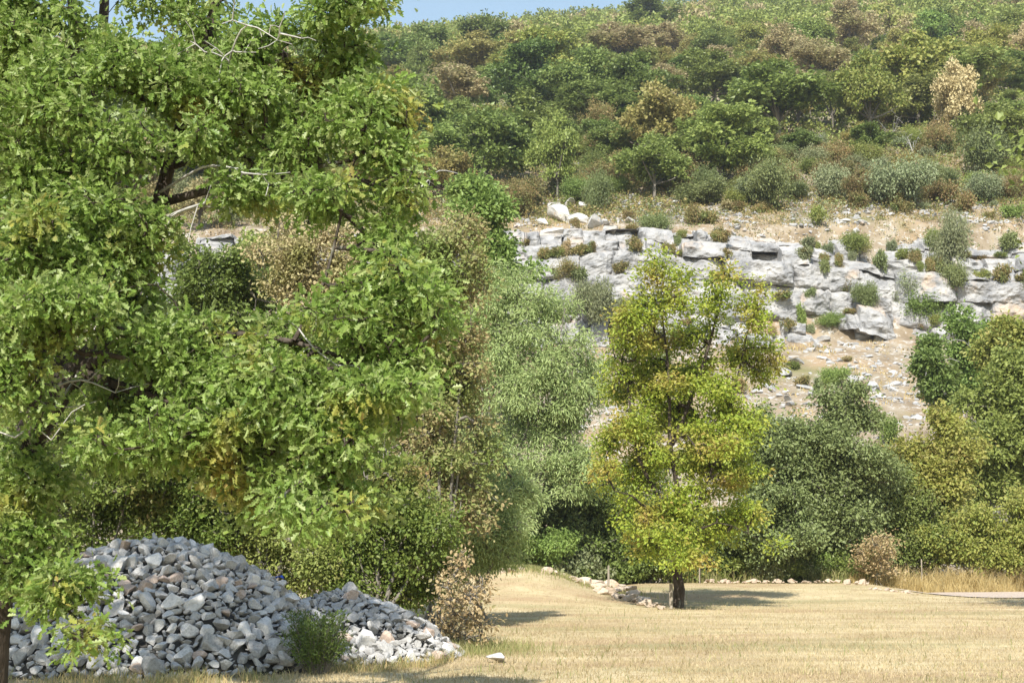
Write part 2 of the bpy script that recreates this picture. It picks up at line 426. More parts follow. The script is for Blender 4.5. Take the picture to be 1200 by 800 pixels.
def wood_mesh(name, limbs, anchors, tip_r=.006, sides=5, minr=0.0, step=.3, maxr=.2, expo=.48):
    X, par, r, e, nl = grow(limbs, anchors, tip_r, expo, step, maxr)
    c1 = r[e]; c0 = np.where(e < nl, r[par[e]], np.minimum(r[par[e]], c1 * 1.5))
    c0 = np.where((e < nl) & (c0 > c1 * 1.8), c1 * 1.25, c0)
    L = np.linalg.norm(X[e] - X[par[e]], axis=1)
    ok = (c1 > minr) & (L > 1e-4)
    e, c0, c1 = e[ok], c0[ok], c1[ok]
    thick = c1 > .03
    Vs, Fs, b = [], [], 0
    for msk, sd in ((thick, 10), (~thick, sides)):
        if msk.any():
            v, f = tube_arrays(X[par[e[msk]]], X[e[msk]], c0[msk], c1[msk], sd)
            if sd == 10:
                v = v + 0.015 * np.stack([fbm(v[:, 0] * 5, v[:, 1] * 5, v[:, 2] * 2.5 + q * 9.0, 3) for q in range(3)], axis=1)
            Vs.append(v); Fs.append(f + b); b += len(v)
    return np_mesh(name, np.concatenate(Vs), Fs, smooth=True)

def circ(pts, d=None):
    """limb from photo pixels: (px, py, dist, radius)"""
    return [(*P(a, b, c), r) for a, b, c, r in pts]

def bl(px, py, d, rx, ry, rd=None, w=1.0):
    k = d / F
    return (P(px, py, d), (rx * k, (rd if rd is not None else (rx + ry) * .5 * k), ry * k), w)

def plant(name, label, cat, base, limbs, blobs, n, per, spread, size, tmpl, leafm, bark=GBARK, seed=1, gap=-.12, gscale=.9, shell=2.0,
          tip_r=.006, minr=.0, upb=.7, droop=.2, group=None, parts=('trunk', 'crown'), sides=4, flat=.75, step=.4, extra=None):
    base = np.asarray(base, float)
    an = sample_blobs(blobs, n, seed, gap, gscale, shell)
    lo = [[(x - base[0], y - base[1], z - base[2], r) for x, y, z, r in l] for l in limbs]
    an = an - base
    root = empty(name, base, label, cat, group)
    w = wood_mesh(parts[0], lo, an, tip_r, sides, minr, step)
    link(parts[0], w, bark, root)
    me = leaf_mesh(parts[1], an, per, spread, size[0], size[1], tmpl, upb, droop, seed + 5, flat)
    link(parts[1], me, leafm, root)
    return root

# ================================================================== SETTING
# field sheet
us = np.concatenate([np.linspace(-1.1, -.45, 30)[:-1], np.linspace(-.45, .45, 420), np.linspace(.45, 1.1, 30)[1:]])
ys = np.concatenate([np.linspace(-30, 14, 30)[:-1], 14 * (60 / 14) ** (np.linspace(0, 1, 360)), np.linspace(60.5, 66, 12)])
U, Y = np.meshgrid(us, ys); X = U * (np.abs(Y) + 8)
Z = field_z(X, Y)
Z = np.where(Y > 60, Z - .25 * (Y - 60), Z)
def grid_mesh(name, X, Y, Z, smooth=True):
    nr, nc = X.shape
    i = np.arange(nr * nc).reshape(nr, nc)
    f = np.stack([i[:-1, :-1], i[:-1, 1:], i[1:, 1:], i[1:, :-1]], -1).reshape(-1, 4)
    return np_mesh(name, np.stack([X, Y, Z], -1).reshape(-1, 3), [f], smooth=smooth)
tag(link('field', grid_mesh('field', X, Y, Z), FIELD), kind='structure')

# hillside sheet, out past the ridge
us = np.concatenate([np.linspace(-1.2, -.42, 50)[:-1], np.linspace(-.42, .42, 520), np.linspace(.42, 1.2, 50)[1:]])
ys = np.concatenate([np.linspace(54.5, 130, 300)[:-1], 130 * (480 / 130) ** np.linspace(0, 1, 200), np.linspace(490, 1200, 40)])
U, Y = np.meshgrid(us, ys); X = U * (Y + 10)
tag(link('hillside', grid_mesh('hillside', X, Y, hill_z(X, Y)), HILL), kind='structure')

# gravel track at the far side of the field
xs = np.linspace(13.4, 60, 160); vs = np.linspace(0, 1, 9)
Xp, Vp = np.meshgrid(xs, vs)
wob = .25 * fbm(Xp / 2.5, Vp * 2, 3.3)
half = .2 + 2.7 * sstep(13.2, 16, Xp)
Yp = 50.3 + .04 * (Xp - 14) + (Vp - .5) * 2 * half + wob
tag(link('track', grid_mesh('track', Xp, Yp, field_z(Xp, Yp) + .03), GRAVEL), kind='structure')

# ------------------------------------------------------------------ limestone cliff: beds of blocks with ledges, joints and undercuts
cg = np.random.default_rng(5)
cx = np.arange(-46, 50, .085)
nx = len(cx)
foot_y = 103.2 + 1.4 * fbm(cx / 11, 0.3, 0, 2) + .9 * sstep(2, -8, cx)
foot_z = hill_z(cx, foot_y, False) - 1.1 + .9 * fbm(cx / 9, 8.2, 0, 2)
dip = .8 * fbm(cx / 17, 3.3, 0, 2) - .055 * np.clip(cx - 16, -16, 24)
beds = [(2.3, .85, 1.3), (1.5, .50, 1.7), (2.15, .20, 5.2), (2.0, .60, 4.4), (1.3, 1.2, 2.4), (.8, 1.6, 1.9)]   # height, ledge depth, block length
rows_y, rows_z = [], []
yb = foot_y.copy(); zb = foot_z.copy()
LEDGE = []
for k, (bh, ld, blen) in enumerate(beds):
    solid = k in (2, 3)
    edges = [-47.0]
    while edges[-1] < 51: edges.append(edges[-1] + blen * (.3 + 1.4 * cg.random()))
    edges = np.array(edges)
    je = cg.random(len(edges)) ** (1.6 if solid else 1.3)                       # how open each joint is
    ids = np.clip(np.searchsorted(edges, cx) - 1, 0, len(edges) - 2)
    boff = (cg.normal(size=len(edges)) * (.20 if solid else .42))[ids] + .55 * fbm(cx / 5, k * 3.3, 0, 3)
    gone = (cg.random(len(edges)) < (.05 if solid else .14))[ids] * (1.0 + .5 * vnoise(cx, k * 1.7))
    tilt = (cg.normal(size=len(edges)) * .16)[ids]
    htop = (cg.normal(size=len(edges)) * (.10 if k == 2 else .28))[ids]
    shear = (cg.normal(size=len(edges)) * .30)[ids]
    h = np.maximum(.25, foot_z + sum(b[0] for b in beds[:k + 1]) + htop + .4 * fbm(cx / 6, k * 5.1, 0, 2) - zb)
    n = int(bh / .08)
    for i in range(n + 1):
        v = i / n
        xq = cx + shear * (v - .5) * bh + .30 * fbm(cx / 1.2, v * bh / 1.2, k * 4.4, 3)       # joints wander and lean
        iq = np.clip(np.searchsorted(edges, xq) - 1, 0, len(edges) - 2)
        dl, dr = xq - edges[iq], edges[iq + 1] - xq
        dj = np.minimum(dl, dr); st = np.where(dl < dr, je[iq], je[np.minimum(iq + 1, len(edges) - 1)])
        joint = st * (.55 * np.exp(-(dj / .11) ** 2) + .30 * np.exp(-(dj / .5) ** 2))
        z = zb + v * h
        under = (.55 if solid else .3 if k < 3 else .10) * np.exp(-(v * bh / .14) ** 2) * sstep(-.30, .25, fbm(cx / 4, k * 7.7, 0, 2))
        top = .45 * v ** 6 * (.5 + .5 * vnoise(cx / 2.1, k * 2.9)) + .12 * v ** 8
        y = yb + boff + gone + joint + under + top + tilt * (v - .5) * bh + .30 * v * (not solid)
        y = y + .62 * fbm(cx / 2.0, z / 1.3, k * 3.0, 5) + .30 * np.abs(fbm(xq / .75, z / .55, 2.0 + k, 4)) + .34 * np.maximum(0, vnoise(xq / 1.1, z / 2.8, 5.5 + k) - .42)
        y = y + (.25 if k >= 4 else 0) * v * bh + (0 if solid else 1) * .35 * np.abs(vnoise(cx / .9, z / .5, 8.1 + k))
        rows_y.append(y); rows_z.append(z + .09 * fbm(cx / .6, v * 3, k * 1.0, 3) + dip)
    zt = zb + h
    ytop = rows_y[-1]
    LEDGE.append((ytop - .1, zt + dip))
    m = max(3, int(ld / .14))
    ynext = yb + ld + (.25 if k == 1 else 0)
    for i in range(1, m + 1):
        t = i / m
        y = (ytop + .10) * (1 - t) + np.maximum(ynext + .75, ytop + .3) * t
        rows_y.append(y); rows_z.append(zt + dip + t * .15 + .22 * fbm(cx / .8, y / .6, 3.0 + k, 4))
    yb = ynext; zb = zt - .06
for t in np.linspace(.1, 1, 12):
    y = yb + 4.5 * t
    rows_y.append(y); rows_z.append((zb + dip) * (1 - t) + (hill_z(cx, yb + 4.5, False) - .6) * t + .22 * fbm(cx / .8, y / .7, 1.1, 4))
Yc = np.array(rows_y); Zc = np.array(rows_z)
bury = 4.0 * (1 - sstep(-1.5, 2.5, cx + 1.6 * fbm(cx / 2, 4.4))) * (.5 + .5 * vnoise(cx / 2.3, 1.0)) + 2.4 * np.maximum(0, fbm(cx / 5, 9.9, 0, 2) - .24)
# the broken lower and upper beds sink into the slope in places
Yc = Yc + bury[None, :] + 1.3 * np.maximum(0, fbm(cx[None, :] / 3.2, Zc / 2.0, 6.1, 3) - .16) * (1 - np.exp(-((Zc - foot_z - 5.6) / 2.4) ** 2))
Xc = np.broadcast_to(cx, Yc.shape) + .16 * fbm(cx[None, :] / .7, Zc / .7, 6.6, 3)
# bare rock on the faces, soil and dead grass lying on what faces up
def cliff_mat():
    m, nt, N, L = new_mat('cliff_limestone_with_soil')
    tc = N.new('ShaderNodeTexCoord')
    def nz(scale, st=(1, 1, 1), det=8, rough=.62):
        mp = N.new('ShaderNodeMapping'); mp.inputs['Scale'].default_value = st; L.new(tc.outputs['Object'], mp.inputs[0])
        n = N.new('ShaderNodeTexNoise'); n.inputs['Scale'].default_value = scale; n.inputs['Detail'].default_value = det; n.inputs['Roughness'].default_value = rough
        L.new(mp.outputs[0], n.inputs['Vector']); return n.outputs['Fac']
    def mr(f, a, b):
        r = N.new('ShaderNodeMapRange'); r.inputs[1].default_value = a; r.inputs[2].default_value = b; L.new(f, r.inputs[0]); return r.outputs[0]
    def mix(f, a, b):
        x = N.new('ShaderNodeMix'); x.data_type = 'RGBA'; L.new(f, x.inputs[0])
        for q, w_ in ((6, a), (7, b)):
            if isinstance(w_, tuple): x.inputs[q].default_value = (*w_, 1)
            else: L.new(w_, x.inputs[q])
        return x.outputs[2]
    r = ramp(N, [(.30, (.15, .153, .158)), (.45, (.27, .271, .273)), (.58, (.37, .367, .36)), (.74, (.45, .44, .42))]); L.new(nz(.7, (1, 1, 1.2), 10, .66), r.inputs[0]); c = r.outputs[0]
    c = mix(mr(nz(.8, (1, 1, .35)), .60, .70), c, (.20, .205, .215))       # dark water streaks
    c = mix(mr(nz(.35), .57, .68), c, (.46, .37, .29))                     # ochre stain
    c = mix(mr(nz(3.6, (1, 1, .8), 8, .7), .60, .70), c, (.15, .15, .15))  # lichen
    g = N.new('ShaderNodeNewGeometry'); sp = N.new('ShaderNodeSeparateXYZ'); L.new(g.outputs['True Normal'], sp.inputs[0])
    ad = N.new('ShaderNodeMath'); ad.operation = 'ADD'; L.new(sp.outputs[2], ad.inputs[0]); L.new(mr(nz(1.6), .2, 2.2), ad.inputs[1])
    r2 = ramp(N, [(.3, (.26, .20, .13)), (.5, (.38, .31, .22)), (.7, (.48, .42, .33))]); L.new(nz(2.2), r2.inputs[0])
    c = mix(mr(ad.outputs[0], 1.0, 1.22), c, r2.outputs[0])
    p = N.new('ShaderNodeBsdfPrincipled'); p.inputs['Roughness'].default_value = .95; p.inputs['Specular IOR Level'].default_value = .2; L.new(c, p.inputs['Base Color'])
    b = N.new('ShaderNodeBump'); b.inputs['Strength'].default_value = .7; b.inputs['Distance'].default_value = .12; L.new(nz(3.5, (1, 1, 1), 10, .7), b.inputs['Height']); L.new(b.outputs[0], p.inputs['Normal'])
    o = N.new('ShaderNodeOutputMaterial'); L.new(p.outputs[0], o.inputs[0]); return m
tag(link('cliff', grid_mesh('cliff', Xc, Yc, Zc, False), cliff_mat()), kind='structure')

def top_z(x, y):
    """hillside or cliff ledge, whichever is higher, for standing things on"""
    return float(hill_z(x, y))
def cliff_ledge(px, k):
    x = (px - CX) / F * 107
    for _ in range(3):
        i = int(np.clip((x + 46) / .085, 0, nx - 1)); y = LEDGE[k][0][i] + bury[i]; x = (px - CX) / F * y
    i = int(np.clip((x + 46) / .085, 0, nx - 1))
    return np.array([x, LEDGE[k][0][i] + bury[i] + .35, LEDGE[k][1][i] + .02])

# ================================================================== ROCK SHAPES
def rock_mesh(name, seed, sub=3, flat=.75, cuts=11):
    import bmesh
    g = np.random.default_rng(seed)
    bm = bmesh.new(); bmesh.ops.create_icosphere(bm, subdivisions=sub, radius=1)
    v = np.array([x.co[:] for x in bm.verts]); f = np.array([[y.index for y in x.verts] for x in bm.faces]); bm.free()
    for _ in range(cuts):
        n = norm(g.normal(size=3)); d = .36 + .42 * g.random()
        s = v @ n
        v = v - np.maximum(0, s - d)[:, None] * n
    v = v * np.array([1, .62 + .3 * g.random(), flat * (.65 + .5 * g.random())])
    v = v * (1 + .10 * fbm(v[:, 0] * 2.2 + seed, v[:, 1] * 2.2, v[:, 2] * 2.2, 3)[:, None] + .07 * fbm(v[:, 0] * 6 + seed, v[:, 1] * 6, v[:, 2] * 6, 2)[:, None])
    v = v / np.max(np.abs(v))
    return np_mesh(name, v, [f])
ROCKS = [rock_mesh('stone', 100 + i) for i in range(16)]
ROCKS_LOW = [rock_mesh('stone', 200 + i, 2, .7, 9) for i in range(8)]

def merged_rocks(name, pts, sizes, mat, seed, meshes=None, parent=None, flat=1.0):
    g = np.random.default_rng(seed)
    src = []
    for me in (meshes or ROCKS_LOW):
        v = np.zeros(len(me.vertices) * 3, np.float32); me.vertices.foreach_get('co', v)
        f = np.zeros(len(me.polygons) * 3, np.int32); me.polygons.foreach_get('vertices', f)
        src.append((v.reshape(-1, 3), f.reshape(-1, 3)))
    Vs, Fs, b = [], [], 0
    for p, s in zip(pts, sizes):
        v, f = src[g.integers(len(src))]
        q = np.array(Matrix.Rotation(g.random() * 6.3, 3, 'Z') @ Matrix.Rotation(g.normal() * .5, 3, 'X') @ Matrix.Rotation(g.normal() * .5, 3, 'Y'))
        vv = (v * s) @ q.T; vv[:, 2] *= flat
        Vs.append(vv + p); Fs.append(f + b); b += len(v)
    return tag(link(name, np_mesh(name, np.concatenate(Vs), [np.concatenate(Fs)]), mat, parent), kind='stuff')

# rank labels: "second small grey stone left of the ..." found by distance to a landmark of the picture
ORD = ['nearest', 'second', 'third', 'fourth', 'fifth', 'sixth', 'seventh', 'eighth', 'ninth', 'tenth', 'eleventh', 'twelfth', 'thirteenth', 'fourteenth', 'fifteenth', 'sixteenth',
       'seventeenth', 'eighteenth', 'nineteenth', 'twentieth']
def rank_labels(items, marks):
    """items: (object, description, px, py); marks: (phrase, px, py). Writes a label that singles each object out."""
    buckets = {}
    for o, desc, px, py in items:
        best = min(marks, key=lambda m: math.hypot((px - m[1]), 1.3 * (py - m[2])))
        dx, dy = px - best[1], py - best[2]
        if abs(dx) > abs(dy) * 1.1: way = 'left of' if dx < 0 else 'right of'
        else: way = 'above' if dy < 0 else 'below'
        buckets.setdefault((desc, way, best[0]), []).append((math.hypot(dx, dy), o))
    for (desc, way, mark), l in buckets.items():
        l.sort(key=lambda t: t[0])
        for k, (_, o) in enumerate(l):
            o['label'] = f"{desc} {way} {mark}" if len(l) == 1 else (f"{ORD[k]} {desc} {way} {mark}" if k < len(ORD) else f"{desc} well {way} {mark}")
            for a_, b_ in (('the sky among the foreground boughs', 'the sky among the foreground boughs'),):
                pass
            if len(o['label'].split()) > 15: o['label'] = o['label'].replace('the dead boughs of the foreground oak', 'the dead boughs of the oak').replace('the top of the slope in the upper right corner', 'the upper right corner').replace('the dense green oak by the scree', 'the dense oak by the scree').replace('the white outcrop at the left end of the cliff', 'the white outcrop left of the cliff').replace('the patch of sky among the foreground boughs', 'the sky among the foreground boughs').replace('the bright green shrub low on the bare slope', 'the bright shrub on the bare slope')

# ================================================================== STONE HEAP
def heap_z(x, y):
    x = np.asarray(x, float); y = np.asarray(y, float)
    def dome(cx_, cy_, h, ax, bx, ry, p):
        rx = np.where(x < cx_, ax, bx)
        q = np.abs((x - cx_) / rx) ** 2.3 + np.abs((y - cy_) / ry) ** 2
        return h * np.maximum(0, 1 - q ** p)
    a = dome(-5.2, 21.7, 1.74, 3.8, 2.8, 3.0, .80)
    b = dome(-2.75, 23.0, .98, 2.2, 2.0, 2.2, .60)
    return np.maximum(a, b) + .12 * fbm(x / .8, y / .8, 2.0, 3) * (np.maximum(a, b) > .02)
hx = np.linspace(-8.2, -.4, 110); hy = np.linspace(18.3, 25.4, 90)
HX, HY = np.meshgrid(hx, hy)
HZZ = heap_z(HX, HY)
core = tag(link('rubble_core', grid_mesh('rubble_core', HX, HY, np.where(HZZ > .05, HZZ - .10, -.3) + field_z(HX, HY) * .2), HEAP_CORE), kind='stuff')

hg = np.random.default_rng(21)
cand = []
N0 = 60000
qx = hg.uniform(-8.1, -.75, N0); qy = hg.uniform(18.4, 25, N0); qz = heap_z(qx, qy)
sz = .028 + .064 * hg.random(N0) ** 2.2 + .075 * (hg.random(N0) < .035) * hg.random(N0)
ordr = np.argsort(-sz)
pl = np.zeros((6600, 4)); npl = 0
for i in ordr:
    if qz[i] < .04 and sz[i] > .08: continue
    if qz[i] < .015: continue
    p = np.array([qx[i], qy[i], qz[i]])
    A = pl[:npl]; D = A[:, :3] - p
    if npl and np.any(np.einsum('ij,ij->i', D, D) < (.736 * (A[:, 3] + sz[i])) ** 2): continue
    pl[npl] = (*p, sz[i]); npl += 1
    if npl > 6500: break
pl = pl[:npl]
# which of them face the camera: normal of the heap towards the viewer, ranked by size in view
def facing(p):
    e = .12
    gx = (heap_z(p[:, 0] + e, p[:, 1]) - heap_z(p[:, 0] - e, p[:, 1])) / (2 * e); gy = (heap_z(p[:, 0], p[:, 1] + e) - heap_z(p[:, 0], p[:, 1] - e)) / (2 * e)
    n = norm(np.stack([-gx, -gy, np.ones(len(p))], 1)); v = norm(np.array([0, 0, CAMZ]) - p[:, :3])
    return np.sum(n * v, 1), n
fc, nrm = facing(pl)
score = pl[:, 3] / pl[:, 1] * (fc > .02)
top300 = np.argsort(-score)[:290]
single = set(int(i) for i in top300)
stone_items = []
HEAPMARK = [('the crest of the stone heap', 205, 632), ('the foot of the stone heap', 190, 760), ('the middle of the stone heap', 210, 690), ('the left slope of the stone heap', 90, 690),
            ('the dark shrub before the heap', 370, 735), ('the right toe of the heap', 500, 745), ('the saddle of the stone heap', 345, 685), ('the sunlit tail of the heap', 440, 715),
            ('the bottom left corner of the heap', 50, 765), ('the right shoulder of the heap', 290, 665)]
for i in single:
    x, y, z, s = pl[i]
    kind = hg.choice(['grey', 'pale', 'buff'], p=[.62, .26, .12])
    o = bpy.data.objects.new('heap_stone', ROCKS[hg.integers(len(ROCKS))]); COL.objects.link(o)
    me = o.data
    if len(me.materials) == 0: me.materials.append(STONE['grey'])
    if kind != 'grey':
        o.material_slots[0].link = 'OBJECT'; o.material_slots[0].material = STONE[kind]
    n = nrm[i]
    q = Vector((0, 0, 1)).rotation_difference(Vector((n[0] * .6, n[1] * .6, n[2])).normalized())
    o.rotation_mode = 'QUATERNION'
    from mathutils import Euler
    o.rotation_quaternion = q @ Euler((hg.normal() * .45, hg.normal() * .45, hg.random() * 6.28)).to_quaternion()
    k = s * 1.22
    o.scale = (k, k * hg.uniform(.85, 1.1), k * hg.uniform(.8, 1.15))
    o.location = (x, y, z + .02 + s * .12)
    tag(o, None, 'stone', 'loose stones of the heap')
    px, py = PIX((x, y, z))
    size = 'big' if s > .12 else 'middling' if s > .088 else 'small'
    stone_items.append((o, f"{size} {'bluish grey' if kind == 'grey' else 'pale' if kind == 'pale' else 'pinkish buff'} stone", px, py))
rank_labels(stone_items, HEAPMARK)
rest = [i for i in range(len(pl)) if i not in single]
merged_rocks('rubble', pl[rest, :3] + np.array([0, 0, .01]), pl[rest, 3] * 1.15, STONE['grey'], 4)

# stray stones on the grass by the heap and the low wall of creamy stones up on the bank
def stone_at(px, py, size, kind, label, name='fieldstone', cat='stone', group=None, d=None, flat=.8, sink=.25):
    # on the field where the pixel's ray meets it
    ysn = np.arange(16, 58, .05); u, v = (px - CX) / F, (CY - py) / F
    yy = math.cos(TH) - v * math.sin(TH); zz = math.sin(TH) + v * math.cos(TH)
    Xr = u / yy * ysn; Zr = CAMZ + zz / yy * ysn; hh = field_z(Xr, ysn)
    if name == 'edging_stone': ysn, Xr, Zr, hh = [q[ysn < 52.9] for q in (ysn, Xr, Zr, hh)]
    i = int(np.argmax(hh >= Zr)) if np.any(hh >= Zr) else int(np.argmax(np.where(ysn < 54, hh - Zr, -9)))
    me = ROCKS[int(hg.integers(len(ROCKS)))]
    o = bpy.data.objects.new(name, me); COL.objects.link(o)
    if len(me.materials) == 0: me.materials.append(STONE['grey'])
    if kind != 'grey':
        o.material_slots[0].link = 'OBJECT'; o.material_slots[0].material = STONE[kind]
    r = size * ysn[i] / F / 2
    o.scale = (r * 1.1, r * hg.uniform(.8, 1.0), r * flat)
    o.rotation_euler = (hg.normal() * .15, hg.normal() * .15, hg.normal() * .5)
    o.location = (Xr[i], ysn[i], hh[i] + r * flat * (1 - sink) * .6)
    return tag(o, label, cat, group)
stone_at(585, 776, 27, 'pale', 'pale rounded stone lying alone on the straw coloured grass')
stone_at(512, 774, 30, 'buff', 'flat buff stone half sunk in the grass beyond the heap toe')
stone_at(549, 757, 9, 'pale', 'small pale stone at the foot of the dry leaved shrub')
stone_at(497, 768, 12, 'buff', 'small buff stone between the heap toe and the flat stone')
wall_items = []
wall = [(597, 670, 14), (612, 668, 9), (588, 671, 9), (640, 671, 12), (650, 673, 13), (660, 674, 10), (671, 677, 13), (676, 682, 12), (686, 678, 16), (697, 681, 20), (690, 686, 14), (699, 690, 18), (707, 686, 18), (716, 689, 20),
        (712, 696, 19), (722, 694, 18), (733, 695, 22), (728, 701, 14), (740, 699, 22), (737, 704, 16), (748, 703, 16), (752, 708, 15), (760, 706, 14), (759, 711, 17), (768, 710, 12), (774, 714, 10), (703, 694, 14), (726, 691, 15), (745, 696, 14), (682, 682, 10)]
WALLMARK = [('the top of the grassy bank', 640, 669), ('the middle of the low stone wall', 712, 690), ('the lower end of the stone wall', 765, 711)]
wall = wall + [(px_ + hg.normal() * 4, py_ + hg.normal() * 1.6, z_ * .8) for px_, py_, z_ in wall if px_ > 660]
for px, py, sz_ in wall:
    o = stone_at(px, py, sz_ * 1.2, 'wall', None, 'wall_stone', 'stone', 'stones of the low wall on the bank', flat=.75)
    wall_items.append((o, f"{'large' if sz_ > 17 else 'medium' if sz_ > 12 else 'small'} creamy wall stone", px, py))
edge_items = []
for i in range(46):
    px = 826 + i * 4.25 + hg.normal() * 1.5
    py = 682.0 + 3.0 * sstep(940, 1010, px) + hg.normal() * .5
    o = stone_at(px, py, 4 + 5.5 * hg.random() ** 1.6, 'wall', None, 'edging_stone', 'stone', 'small stones along the field edge', flat=.8, sink=-.5)
    edge_items.append((o, 'small creamy stone', px, py))
stone_at(1011, 684, 13, 'wall', 'upright creamy stone at the right end of the field edging', 'edging_stone')
for i in range(12):
    px = 1022 + i * 5 + hg.normal() * 1.5
    o = stone_at(px, 690 + i * .55, hg.uniform(4, 8), 'buff' if i % 2 else 'wall', None, 'edging_stone', 'stone', 'small stones along the field edge', flat=.7)
    edge_items.append((o, 'small orange buff stone' if i % 2 else 'small creamy stone', px, 688))
rank_labels(wall_items, WALLMARK)
rank_labels(edge_items, [('the field edge behind the turning tree', 830, 683), ('the field edge below the dark domed shrubs', 930, 682), ('the dry brown shrub at the field edge', 1025, 684), ('the start of the gravel track', 1085, 695)])

def lumps(blobs, g, k=11, f=(.20, .40)):
    out = []
    for c, r, w in blobs:
        for _ in range(k):
            u = norm(g.normal(size=3)) * (.45 + .55 * g.random() ** .5); q = f[0] + (f[1] - f[0]) * g.random()
            out.append((np.asarray(c) + u * np.asarray(r) * 1.0, tuple(np.asarray(r) * q), w))
        out.append((c, tuple(np.asarray(r) * .62), w * 1.0))
    return out

# ================================================================== FOREGROUND OAK
def oak():
    base = P(-22, 885, 12.0); base[2] = 0
    L = [circ([(-22, 884, 12.0, .19), (-14, 760, 12.0, .165), (2, 620, 12.0, .15), (24, 535, 12, .14), (70, 455, 12, .125), (112, 412, 12.1, .105), (150, 330, 12.2, .08), (187, 235, 12.3, .062), (207, 160, 12.4, .056), (236, 85, 12.5, .05), (250, 5, 12.6, .045), (262, -120, 12.8, .035), (255, -300, 13, .02)]),
         circ([(40, 505, 12, .10), (42, 420, 12.3, .085), (58, 320, 12.6, .07), (75, 200, 12.8, .062), (82, 110, 12.9, .058), (86, 20, 13, .05), (70, -150, 13, .04), (40, -330, 13, .02)]),
         circ([(95, 430, 12, .06), (190, 402, 11.8, .04), (285, 392, 11.6, .03), (370, 408, 11.4, .022), (455, 440, 11.3, .01)]),
         circ([(185, 238, 12.3, .045), (250, 222, 12.2, .035), (330, 205, 12.1, .028), (410, 188, 12, .02), (480, 178, 12, .01)]),
         circ([(236, 85, 12.5, .035), (300, 70, 12.5, .028), (380, 28, 12.4, .02), (450, 10, 12.3, .008)]),
         circ([(90, 435, 12, .05), (190, 470, 11.6, .036), (290, 515, 11.4, .024), (400, 570, 11.2, .01)]),
         circ([(250, 5, 12.6, .035), (330, -90, 12.9, .025), (420, -160, 13.2, .012)]),
         circ([(5, 610, 12, .06), (35, 660, 11.7, .035), (80, 715, 11.4, .012)]),
         circ([(85, 40, 13, .04), (-40, -60, 13.2, .03), (-180, -200, 13.4, .015)]),
         circ([(345, 398, 11.4, .022), (380, 330, 11.5, .016), (400, 250, 11.6, .012), (420, 170, 11.7, .006)]),
         circ([(122, -5, 13.6, .055), (124, 18, 13.5, .05), (110, 120, 13.3, .05), (120, 190, 13.2, .055), (105, 260, 12.9, .06), (80, 380, 12.5, .065), (55, 470, 12.1, .07)][::-1] if False else [(60, 465, 12.1, .07), (85, 380, 12.5, .065), (108, 270, 12.9, .06), (120, 190, 13.2, .055), (112, 110, 13.3, .05), (122, 15, 13.5, .045), (124, -90, 13.6, .03)])]
    B = [(20, 45, 12, 55, 45), (75, 110, 11.8, 85, 45), (175, 95, 11.8, 70, 50), (235, 30, 12.2, 45, 22), (290, 50, 12, 45, 35), (262, 112, 11.8, 50, 35), (372, 28, 12.2, 32, 28), (425, 6, 12.2, 42, 16),
         (15, 5, 12.5, 60, 26), (90, 28, 12.8, 26, 14), (215, -5, 12.5, 65, 20),
         (355, 95, 12.6, 50, 32), (425, 130, 11.9, 55, 30), (355, 165, 12, 60, 32), (455, 120, 12.0, 28, 24), (440, 178, 11.8, 40, 22), (290, 225, 12, 55, 24), (375, 230, 11.7, 70, 26), (462, 225, 11.6, 30, 22), (455, 290, 11.5, 26, 45),
         (35, 190, 11.7, 65, 50), (125, 165, 11.9, 55, 32), (30, 290, 11.5, 75, 55), (130, 290, 11.6, 80, 42), (60, 375, 11.4, 75, 45), (150, 345, 11.7, 40, 28), (5, 440, 11.2, 45, 45), (175, 262, 12, 30, 18),
         (240, 425, 11.3, 75, 38), (330, 465, 11.2, 70, 42), (425, 375, 11.3, 70, 26), (470, 405, 11.2, 50, 30), (265, 490, 11.3, 60, 34), (385, 520, 11.1, 55, 42), (402, 590, 11, 30, 36), (350, 402, 11.3, 55, 22), (185, 405, 11.6, 50, 26), (450, 325, 11.4, 34, 18), (345, 440, 11.0, 90, 26),
         (20, 640, 11.4, 36, 40), (52, 690, 11.2, 48, 26), (100, 748, 11.2, 26, 10), (10, 560, 11.6, 30, 34), (62, 560, 11.9, 26, 20)]
    B += [(150, 475, 11.6, 55, 36), (215, 520, 11.4, 45, 36), (300, 560, 11.2, 45, 34), (350, 600, 11.1, 36, 28), (500, 380, 11.3, 26, 30), (480, 330, 11.4, 26, 22), (250, 170, 12.3, 36, 26), (60, 250, 11.8, 60, 30), (100, 230, 12, 40, 20), (420, 470, 11.2, 50, 34), (470, 455, 11.2, 30, 24), (330, 130, 12.4, 40, 26), (400, 60, 12.3, 36, 22), (120, 520, 11.8, 30, 24), (30, 600, 11.5, 36, 34)]
    og = np.random.default_rng(44)
    blobs = lumps([bl(a, b, c + og.normal() * .25, d * 1.0, e * 1.25, .55, w=1.0) for a, b, c, d, e in B], og, 6, (.28, .5))
    an = sample_blobs(blobs, 6400, 3, -.06, .26, .9)
